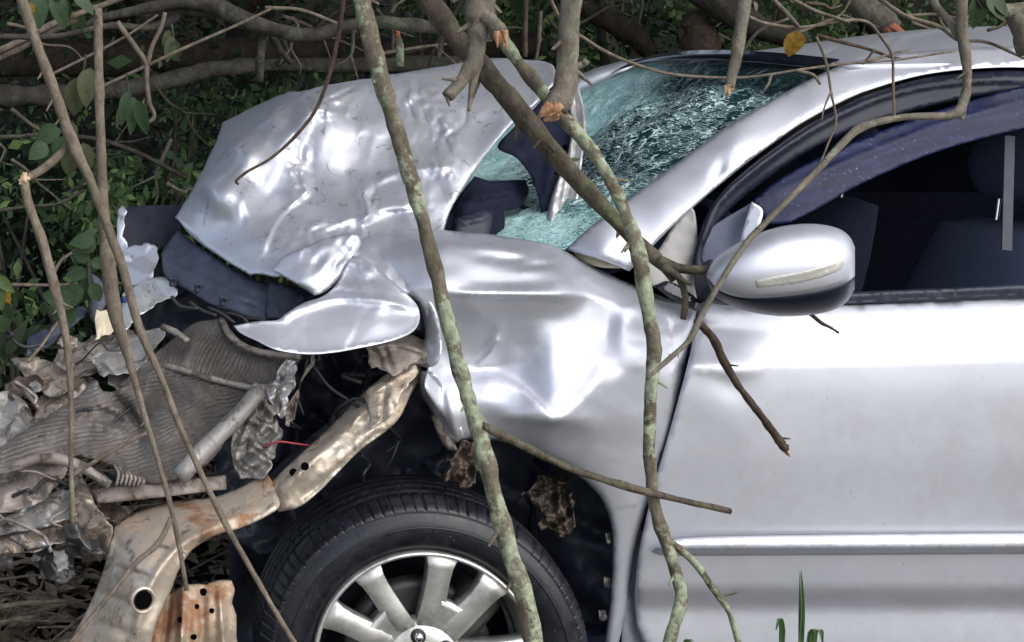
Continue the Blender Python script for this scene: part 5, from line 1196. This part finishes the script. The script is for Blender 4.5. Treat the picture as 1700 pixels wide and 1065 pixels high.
branch('upright pale sapling in front of the broken nose', ln([(164, 14, 6), (163, 60, 8), (165, 160, 8), (168, 260, 8.5), (173, 360, 10), (180, 440, 13), (192, 520, 12), (215, 600, 7), (240, 690, 5), (264, 770, 4.5), (286, 850, 4.5), (300, 920, 4), (310, 980, 4)], 2.22, 2.08, 0, 0), 'bark_tan', [ln([(284, 860), (262, 902), (225, 935), (180, 990), (112, 1072)], 2.08, 2.02, 4.5, 4), ln([(163, 40), (160, 30), (160, 22)], 2.22, 2.2, 4, 1)], .12, None, None, 'sapling', 10, 'sapling')
branch('long tan sapling slanting from the top corner down to the tyre', ln([(22, -40, 9.5), (60, 70, 9), (90, 150, 9), (120, 236, 10), (150, 300, 8), (180, 380, 8), (206, 450, 8), (230, 540, 7), (265, 620, 5.5), (300, 710, 5), (336, 790, 5), (376, 872, 5), (420, 950, 4.5), (460, 1020, 4.5), (506, 1095, 4.5)], 2.18, 1.98, 0, 0), 'bark_tan',
       [ln([(120, 236), (96, 260), (66, 284), (38, 298)], 2.17, 2.1, 8, 7)], .12, None, (40, 298, 2.1, 8, -.8, .2, 'torn_pale'), 'sapling', 10, 'sapling')
branch('broken orange brown stem dropping past the radiator', ln([(38, 298, 8), (50, 345, 8), (70, 400, 8), (88, 466, 9), (104, 530, 7), (114, 600, 6), (118, 680, 4.5), (118, 770, 4), (121, 870, 4)], 2.10, 2.05, 0, 0), 'bark_tan', (), .14, None, (40, 298, 2.09, 8, .1, -1, 'torn_pale'), 'stem', 10, 'stem')
# twigs over the roof
branch('long thin twig draped across the windscreen and roof edge', ln([(905, -20), (935, 40), (968, 62), (1010, 88), (1060, 108), (1110, 122), (1180, 128), (1250, 127), (1330, 115), (1400, 106), (1480, 100), (1580, 85)], 2.36, 2.50, 3.2, 1.8), 'bark_tan', [ln([(1320, 116), (1350, 124), (1362, 140)], 2.45, 2.43, 3, 2), ln([(1280, 124), (1276, 138), (1268, 150)], 2.44, 2.42, 2.5, 1.5), ln([(1440, 103), (1475, 90), (1510, 82)], 2.48, 2.5, 2.5, 1.5)], .1, None, None, 'twig', 7, 'twig')
branch('arching thin branch above the roof carrying a yellow leaf', ln([(1240, 26), (1270, 38), (1330, 45), (1400, 34), (1440, 36), (1462, 60), (1482, 95), (1483, 150), (1485, 198)], 2.42, 2.44, 3.2, 1.8), 'bark_tan', [ln([(1310, 30), (1262, 50), (1240, 75), (1228, 100)], 2.42, 2.5, 2.6, 1.8), ln([(1280, -5), (1305, 20), (1326, 44)], 2.42, 2.42, 3.6, 3), ln([(1310, -5), (1355, 18), (1410, 36)], 2.42, 2.42, 3, 2.8)], .1, None, None, 'twig', 7, 'twig')
branch('dark wiry twig lying on the roof above the front door', ln([(1356, 58), (1400, 70), (1445, 82), (1478, 94), (1500, 98)], 2.50, 2.52, 3.5, 2), 'bark_brown', [ln([(1450, 84), (1438, 100), (1432, 106)], 2.5, 2.48, 2, 1.5)], .1, None, None, 'twig', 6, 'twig')
branch('hair thin twig hanging down in front of the windscreen pillar', ln([(1355, 60), (1372, 105), (1380, 155), (1388, 200), (1376, 235), (1362, 270)], 2.36, 2.34, 2.5, 1.5), 'bark_tan', [ln([(1380, 150), (1368, 180), (1364, 200)], 2.35, 2.34, 1.6, 1)], .1, None, None, 'twig', 6, 'twig')
branch('slim branch crossing behind the upright bent branch at the top', ln([(1450, -10), (1500, 24), (1560, 44), (1592, 66), (1640, 70), (1700, 96)], 2.6, 2.6, 4, 2.5), 'bark_tan', [ln([(1640, 50), (1665, 40), (1680, 10)], 2.6, 2.6, 3, 2), ln([(1500, 26), (1560, 24), (1620, 40)], 2.6, 2.62, 3, 2)], .1, None, None, 'branch', 7)
branch('grey branch entering at the upper corner above the rear of the roof', ln([(1620, -20, 8), (1650, 8, 10), (1680, 18, 12), (1740, 10, 13)], 2.55, 2.55, 0, 0), 'bark_grey', [ln([(1680, 18), (1696, 50), (1706, 90)], 2.55, 2.55, 13, 15)], .15)
branch('thick pale broken branch behind the roof', ln([(1395, -40, 22), (1430, 5, 22), (1462, 32, 20), (1482, 46, 16)], 4.1, 4.0, 0, 0), 'bark_grey', (), .15, None, (1484, 46, 4.0, 15, .8, .4, 'torn_red'))
# behind the wreck
branch('long mossy fallen log lying level behind the bonnet', ln([(-160, 168, 20), (0, 160, 18), (100, 157, 17), (190, 151, 16), (270, 136, 15), (350, 116, 13), (450, 108, 12), (600, 109, 12), (760, 104, 12)], 4.15, 4.4, 0, 0), 'bark_log', [ln([(460, 106), (476, 90), (468, 60)], 4.3, 4.2, 6, 5)], .25, None, None, 'fallen_log', 14, 'log')
branch('big dark rotten log behind the mossy fallen log', ln([(-200, 104, 30), (100, 98, 28), (400, 88, 26), (700, 84, 22), (900, 74, 18)], 5.0, 5.2, 0, 0), 'bark_dark', (), .2, None, None, 'fallen_log', 14, 'log')
branch('grey sinuous branch spanning the top left towards the lichen branch', ln([(140, 42, 5), (175, 28, 7), (240, 14, 9), (310, 2, 10), (355, 8, 14), (390, 26, 15), (440, 44, 13), (490, 57, 12), (530, 56, 11), (575, 43, 10), (620, 36, 10), (690, 42, 11), (760, 50, 10)], 3.3, 3.1, 0, 0), 'bark_log',
       [ln([(442, 48), (434, 84), (430, 136)], 3.25, 3.2, 8, 7), ln([(450, 58), (466, 84), (482, 104)], 3.25, 3.3, 7, 5), ln([(270, 22), (300, 16), (380, 22)], 3.3, 3.28, 8, 10)], .2)
branch('lower grey branch along the top left edge', ln([(-60, 60, 5), (0, 60, 5), (50, 61, 5), (100, 59, 5), (150, 48, 5), (190, 42, 6), (240, 46, 6), (275, 38, 8), (300, 20, 10)], 3.2, 3.3, 0, 0), 'bark_log', (), .15, None, None, 'branch', 8)
branch('pale split stick in the top left pile', ln([(-40, 100), (20, 74), (70, 48), (110, 30), (170, 8), (230, -14)], 3.3, 3.4, 6, 5), 'bark_tan', (), .12, None, None, 'stick', 8, 'stick')
branch('second pale stick just under the split one in the top left pile', ln([(-40, 118), (0, 96), (42, 76), (86, 52), (128, 32)], 3.35, 3.4, 5, 4), 'bark_tan', (), .12, None, None, 'stick', 8, 'stick')
branch('straight thin twig rising behind the upright sapling', ln([(84, 124), (160, 86), (212, 58), (262, 24)], 3.1, 3.1, 2.5, 2), 'bark_tan', (), .1, None, None, 'twig', 6, 'twig')
branch('straight thin twig running up to the sinuous branch', ln([(172, 142), (245, 108), (300, 82), (396, 40), (450, 14)], 3.0, 3.0, 3, 2.5), 'bark_tan', [ln([(440, 12), (500, 16), (560, 38)], 3.0, 3.02, 3, 2.5)], .1, None, None, 'twig', 6, 'twig')
branch('crooked dry twig crossing the straight twig at its knot', ln([(194, 36), (222, 74), (244, 108), (244, 140), (248, 170), (256, 194), (236, 208)], 2.95, 2.95, 5, 3), 'bark_tan', [ln([(245, 108), (252, 78), (268, 44), (274, 20)], 2.95, 2.95, 4, 3.5)], .1, None, None, 'twig', 6, 'twig')
branch('grey twig pointing at the leaves beside the slanting sapling', ln([(-20, 228), (30, 226), (72, 221)], 2.7, 2.7, 4, 3), 'bark_log', [ln([(18, 180), (48, 204), (76, 222)], 2.7, 2.7, 4, 3)], .1, None, None, 'twig', 6, 'twig')
branch('thin grey branch sloping down to the far corner of the bonnet', ln([(128, 226), (175, 234), (230, 254), (270, 274), (310, 296)], 3.5, 3.5, 4, 4), 'bark_log', (), .1, None, None, 'branch', 6)
branch('level bleached stem running behind the broken orange stem', ln([(20, 472), (70, 473), (130, 472), (190, 470), (250, 470)], 2.9, 3.0, 3, 2.5), 'bark_tan', [ln([(88, 456), (102, 432), (126, 415)], 2.9, 3, 3, 2.5)], .08, None, None, 'stem', 6, 'stem')
branch('thin bowed stem in the dark undergrowth left of the bonnet', ln([(-20, 352), (50, 342), (95, 338), (140, 316)], 3.4, 3.4, 3, 2.5), 'bark_log', (), .1, None, None, 'stem', 6, 'stem')
branch('slanting thin stalk in the grass beside the bumper scrap', ln([(46, 600), (70, 572), (96, 534)], 2.7, 2.75, 3, 2), 'bark_tan', (), .1, None, None, 'stem', 6, 'stem')
branch('straw coloured stick slanting over the radiator', ln([(118, 790), (160, 764), (200, 740), (244, 718)], 2.38, 2.36, 4, 3), 'bark_tan', (), .1, None, None, 'stick', 6, 'stick')
for k, (a, b, lab) in enumerate((((-20, 905), (120, 862), 'upper dry stick on the litter beside the crash box'), ((-20, 1010), (110, 996), 'pale dry stick low on the litter beside the crash box'), ((0, 945), (70, 925), 'short dry stick on the litter'), ((-20, 1040), (60, 1022), 'lowest dry stick on the litter'))):
    branch(lab, ln([a, ((a[0]+b[0])/2, (a[1]+b[1])/2 - 3), b], 2.85, 2.9, 4, 3), 'bark_tan', (), .15, 'dry sticks on the litter', None, 'stick', 6, 'stick')
branch('reddish thin vertical stem behind the forked stub', ln([(874, -30), (872, 40), (872, 94)], 3.6, 3.6, 4.5, 4), 'bark_brown', (), .1, None, None, 'stem', 6, 'stem')
branch('bare leaning dark branch behind the snapped grey branch', ln([(935, -10, 14), (1000, 30, 16), (1050, 55, 18), (1080, 88, 14)], 4.6, 4.6, 0, 0), 'bark_dark', (), .2)
branch('leaning mossy branch behind the front edge of the roof', ln([(1140, -30, 20), (1200, 12, 22), (1260, 44, 20), (1330, 70, 18)], 4.4, 4.4, 0, 0), 'bark_log', (), .2)
branch('rotting brown stump piece behind the windscreen header', ln([(1150, 20, 18), (1160, 50, 26), (1165, 90, 30)], 4.5, 4.5, 0, 0), 'bark_brown', (), .35, None, None, 'stump', 12, 'stump')
branch('small mossy stub behind the top of the bonnet', ln([(660, 62, 6), (664, 82, 7), (664, 110, 7)], 4.0, 4.0, 0, 0), 'bark_lichen', (), .15, None, (659, 54, 4.0, 7, 0, -1, 'torn_red'), 'stub', 8, 'stump')
for k, (x, lab) in enumerate(((1010, 'first hanging vine behind the windscreen'), (1030, 'second hanging vine behind the windscreen'), (1062, 'third hanging vine behind the windscreen'), (700, 'hanging vine behind the brown diagonal branch'), (735, 'hanging vine beside the forked stub'))):
    branch(lab, ln([(x, -60), (x+4, 0), (x-3, 50), (x+2, 105)], 4.9, 4.9, 3, 2.5), 'leaf_dull' if k < 3 else 'bark_log', (), .3, 'hanging vines', None, 'vine', 6, 'vine')

LABS = set()
rt = random.Random(19)
for k in range(40):
    x, y = rt.uniform(-20, 1700), rt.uniform(-30, 70 if k > 12 else 330)
    if y > 100: x = rt.uniform(-20, 300)
    Y = rt.uniform(3.6, 4.6); a = rt.uniform(-.9, .9) + (math.pi/2 if rt.random() < .3 else 0); L = rt.uniform(60, 200); pts = []
    for q in range(5): pts.append((x + math.cos(a)*L*q/4 + rt.uniform(-9, 9), y + math.sin(a)*L*q/4 + rt.uniform(-9, 9), Y + q*.04, 3.4 - .5*q))
    m_ = pts[2]; b_ = a + rt.choice((-.8, .8))
    cx_ = pts[2][0]; wh = ('in the top left corner', 'above the far corner of the bonnet', 'behind the lichen branch', 'behind the peak of the bonnet', 'beyond the snapped grey branch', 'beyond the windscreen header', 'beyond the front of the roof', 'beyond the rear of the roof')[max(0, min(7, int(cx_ // 212)))] if pts[2][1] < 110 else 'in the shade left of the bonnet'
    bk_ = rt.choice(('bark_log', 'bark_tan', 'bark_grey')); an = math.degrees(math.atan2(abs(pts[4][1]-pts[0][1]), abs(pts[4][0]-pts[0][0])))
    lab = f"{'long' if L > 130 else 'short'} thin {dict(bark_log='dull', bark_tan='tan', bark_grey='grey')[bk_]} {'level' if an < 18 else ('rising' if (pts[4][1]-pts[0][1])*(pts[4][0]-pts[0][0]) < 0 else 'drooping') if an < 60 else 'steep'} twig {wh}"
    if lab in LABS: continue
    LABS.add(lab)
    branch(lab, pts, bk_, [[(m_[0] + math.cos(b_)*L*.13*q, m_[1] + math.sin(b_)*L*.13*q, m_[2], 2 - .4*q) for q in range(4)]], .2, 'twigs of the shaded tangle', None, 'twig', 6, 'twig')
# ------------------------------------------------------------------ leaves
def leafmesh(name, L, Wd, curl, fold, notch=0, seed=0):
    V = []; F = []; n = 8
    for i in range(n+1):
        t = i/n; w = Wd * math.sin(math.pi*min(1, t**.75*1.0))**.8 * (1 if t < .98 else .2) + .0005
        z = -curl*t*t*L
        V += [(-w/2, t*L, z + fold*w), (0, t*L, z), (w/2, t*L, z + fold*w)]
    for i in range(n):
        for k in range(2): F.append((i*3+k, i*3+k+1, (i+1)*3+k+1, (i+1)*3+k))
    me = bpy.data.meshes.new(name); me.from_pydata(V, [], F); me.update()
    me.polygons.foreach_set('use_smooth', [True]*len(me.polygons)); return me
LM = {}
def leaf(parent, px, py, Y, ang, lpx, mat, face=0.25, wd=.55):
    """a leaf whose stalk end is at the photo pixel; ang = direction on the picture in degrees (0 right, 90 down)"""
    key = (mat, wd)
    if key not in LM:
        LM[key] = leafmesh('leaf', 1.0, wd, .22, .14); LM[key].materials.append(M[mat])
    o = bpy.data.objects.new('leaf', LM[key]); COL.objects.link(o); o.parent = parent
    a = math.radians(ang)
    d = Vector((math.cos(a), RND.uniform(-.35, .35), -math.sin(a))).normalized()
    nrm = Vector((RND.uniform(-.3, .3), -1, face + RND.uniform(-.2, .4))).normalized()
    s = d.cross(nrm).normalized(); nrm = s.cross(d)
    m3 = Matrix((s, d, nrm)).transposed().to_4x4()
    sc = lpx/FPX*Y
    o.matrix_basis = Matrix.Translation(P(px, py, Y)) @ m3 @ Matrix.Scale(sc, 4)
    return o
def plant(label, stem, mat, leaves, Y, name='shrub', cat='shrub', wd=.55):
    o = tube(name, [(x, y, Y, r) for x, y, r in stem], M['bark_log'], None, 6, .1, 1)
    tag(o, label, cat)
    for q in leaves: leaf(o, q[0], q[1], Y - .01 + RND.uniform(-.03, .03), q[2], q[3], q[4] if len(q) > 4 else mat, .25, wd)
    return o
plant('cluster of round green leaves beside the slanting sapling', [(110, 190, 2), (100, 220, 2), (80, 226, 1.5)], 'leaf_mid', [(100, 215, 160, 46), (98, 222, 130, 52), (84, 228, 115, 56), (104, 225, 95, 46), (108, 205, 60, 40, 'leaf_dull'), (78, 238, 140, 40)], 2.45, wd=.75)
plant('pair of drooping dull leaves between the two saplings', [(142, 90, 2), (140, 110, 2), (136, 122, 1.5)], 'leaf_dull', [(150, 112, 100, 66), (128, 128, 95, 70), (138, 236, 80, 55), (116, 240, 88, 62)], 2.5, wd=.55)
plant('large hanging green leaves in the top left corner', [(70, -40, 3), (80, -10, 3), (100, 0, 2)], 'leaf_mid', [(70, -8, 100, 62), (88, -14, 70, 66), (104, -6, 75, 42), (62, -8, 110, 48, 'leaf_dull'), (52, 4, 95, 28, 'leaf_yellow'), (120, -12, 40, 50)], 2.5, wd=.5)
plant('drooping dark leaves under the crooked dry twig', [(210, 120, 2), (212, 150, 2), (218, 170, 1.5)], 'leaf_mid', [(214, 150, 105, 60), (222, 160, 95, 64), (228, 165, 75, 66), (212, 165, 115, 50, 'leaf_dull'), (240, 170, 95, 36, 'leaf_light')], 2.9, wd=.35)
plant('small dull leaf spray on the sinuous branch', [(285, 40, 2), (288, 60, 2), (290, 70, 1)], 'leaf_dull', [(286, 60, 100, 44), (290, 66, 80, 38), (284, 50, 120, 30)], 3.2, wd=.5)
plant('leafy green shrub left of the headlamp scraps', [(150, 520, 3), (148, 460, 3), (146, 410, 2)], 'leaf_mid', [(158, 398, 175, 44), (160, 404, 160, 34), (150, 430, 200, 36), (150, 432, 20, 30), (146, 455, 180, 42), (150, 460, 110, 48), (140, 480, 150, 60), (150, 470, 60, 40), (128, 500, 190, 62), (130, 520, 170, 50), (140, 395, 320, 26)], 2.85, wd=.65)
plant('shrub with curled leaves at the left edge above the grass', [(-20, 500, 3), (0, 480, 3), (10, 470, 2)], 'leaf_light', [(-6, 458, 40, 40), (-4, 468, 80, 46), (4, 480, 60, 30, 'leaf_yellow'), (30, 434, 95, 26), (8, 500, 80, 40, 'leaf_mid'), (-5, 520, 70, 40, 'leaf_mid')], 2.7, wd=.5)
plant('dark low plant at the left edge beside the bumper scraps', [(-10, 640, 3), (10, 600, 3), (20, 570, 2)], 'leaf_dark', [(10, 590, 300, 70), (14, 585, 340, 80), (6, 600, 270, 70), (12, 600, 10, 60), (20, 575, 320, 60), (0, 560, 290, 60), (50, 560, 330, 50), (30, 600, 350, 50), (60, 570, 10, 40)], 2.95, wd=.3)
plant('green leaf pair at the upper right corner', [(1610, -20, 2), (1622, 0, 2), (1630, 14, 1.5)], 'leaf_mid', [(1620, -6, 85, 54), (1640, -6, 60, 46), (1650, 6, 40, 30)], 2.55, wd=.7)
yl = plant('single yellow brown dead leaf hanging over the roof', [(1318, 44, 1), (1320, 52, 1), (1320, 58, 1)], 'leaf_yellow', [(1320, 50, 88, 48)], 2.42, 'dead_leaf', 'leaf', .72)
plant('brown dead leaf on the small twig under the forked stub', [(1250, -10, 1.5), (1252, 4, 1.5), (1254, 10, 1)], 'leaf_brown', [(1252, 2, 70, 18)], 3.0, 'dead_leaf', 'leaf', .5)
# grass tuft in front of the door
def tuft(label, blades):
    t = tag(empty('grass_tuft', P(blades[0][0], 1600, 1.96)), label, 'grass')
    t.location.z = 0
    for pts in blades:
        A = spline([(x, y, w) for x, y, w in [(pts[0], 1500, 6)] + list(pts[1])], 6); V = []; F = []
        for i, (x, y, w) in enumerate(A):
            Y = 1.96 + .02*math.sin(i*.2)
            V += [P(x-w, y, Y), P(x, y, Y+.004), P(x+w, y, Y)]
        for i in range(len(A)-1):
            for k in range(2): F.append((i*3+k, i*3+k+1, (i+1)*3+k+1, (i+1)*3+k))
        mesh('blade', V, F, M['grass'], t)
tuft('tall green grass tuft in front of the door sill', [(1330, [(1330, 1080, 4.5), (1333, 1020, 3.5), (1332, 975, 2), (1330, 948, .5)]), (1332, [(1330, 1075, 5), (1328, 1000, 2), (1328, 950, .5)]), (1348, [(1350, 1085, 6), (1352, 1050, 6), (1362, 1046, 5), (1366, 1070, 1)]), (1342, [(1343, 1080, 5), (1346, 1050, 5), (1352, 1044, 3), (1356, 1060, .8)])])
tuft('short curled grass blades beside the tall tuft', [(1298, [(1298, 1080, 5), (1298, 1040, 5), (1294, 1026, 4), (1288, 1046, .8)]), (1294, [(1296, 1085, 4), (1300, 1050, 4), (1300, 1030, .8)])])
tuft('low grass blades at the foot of the lichen hung branch', [(1130, [(1132, 1085, 4), (1140, 1062, 4), (1152, 1064, 1)]), (1142, [(1144, 1085, 4), (1146, 1066, 3), (1138, 1060, .8)])])
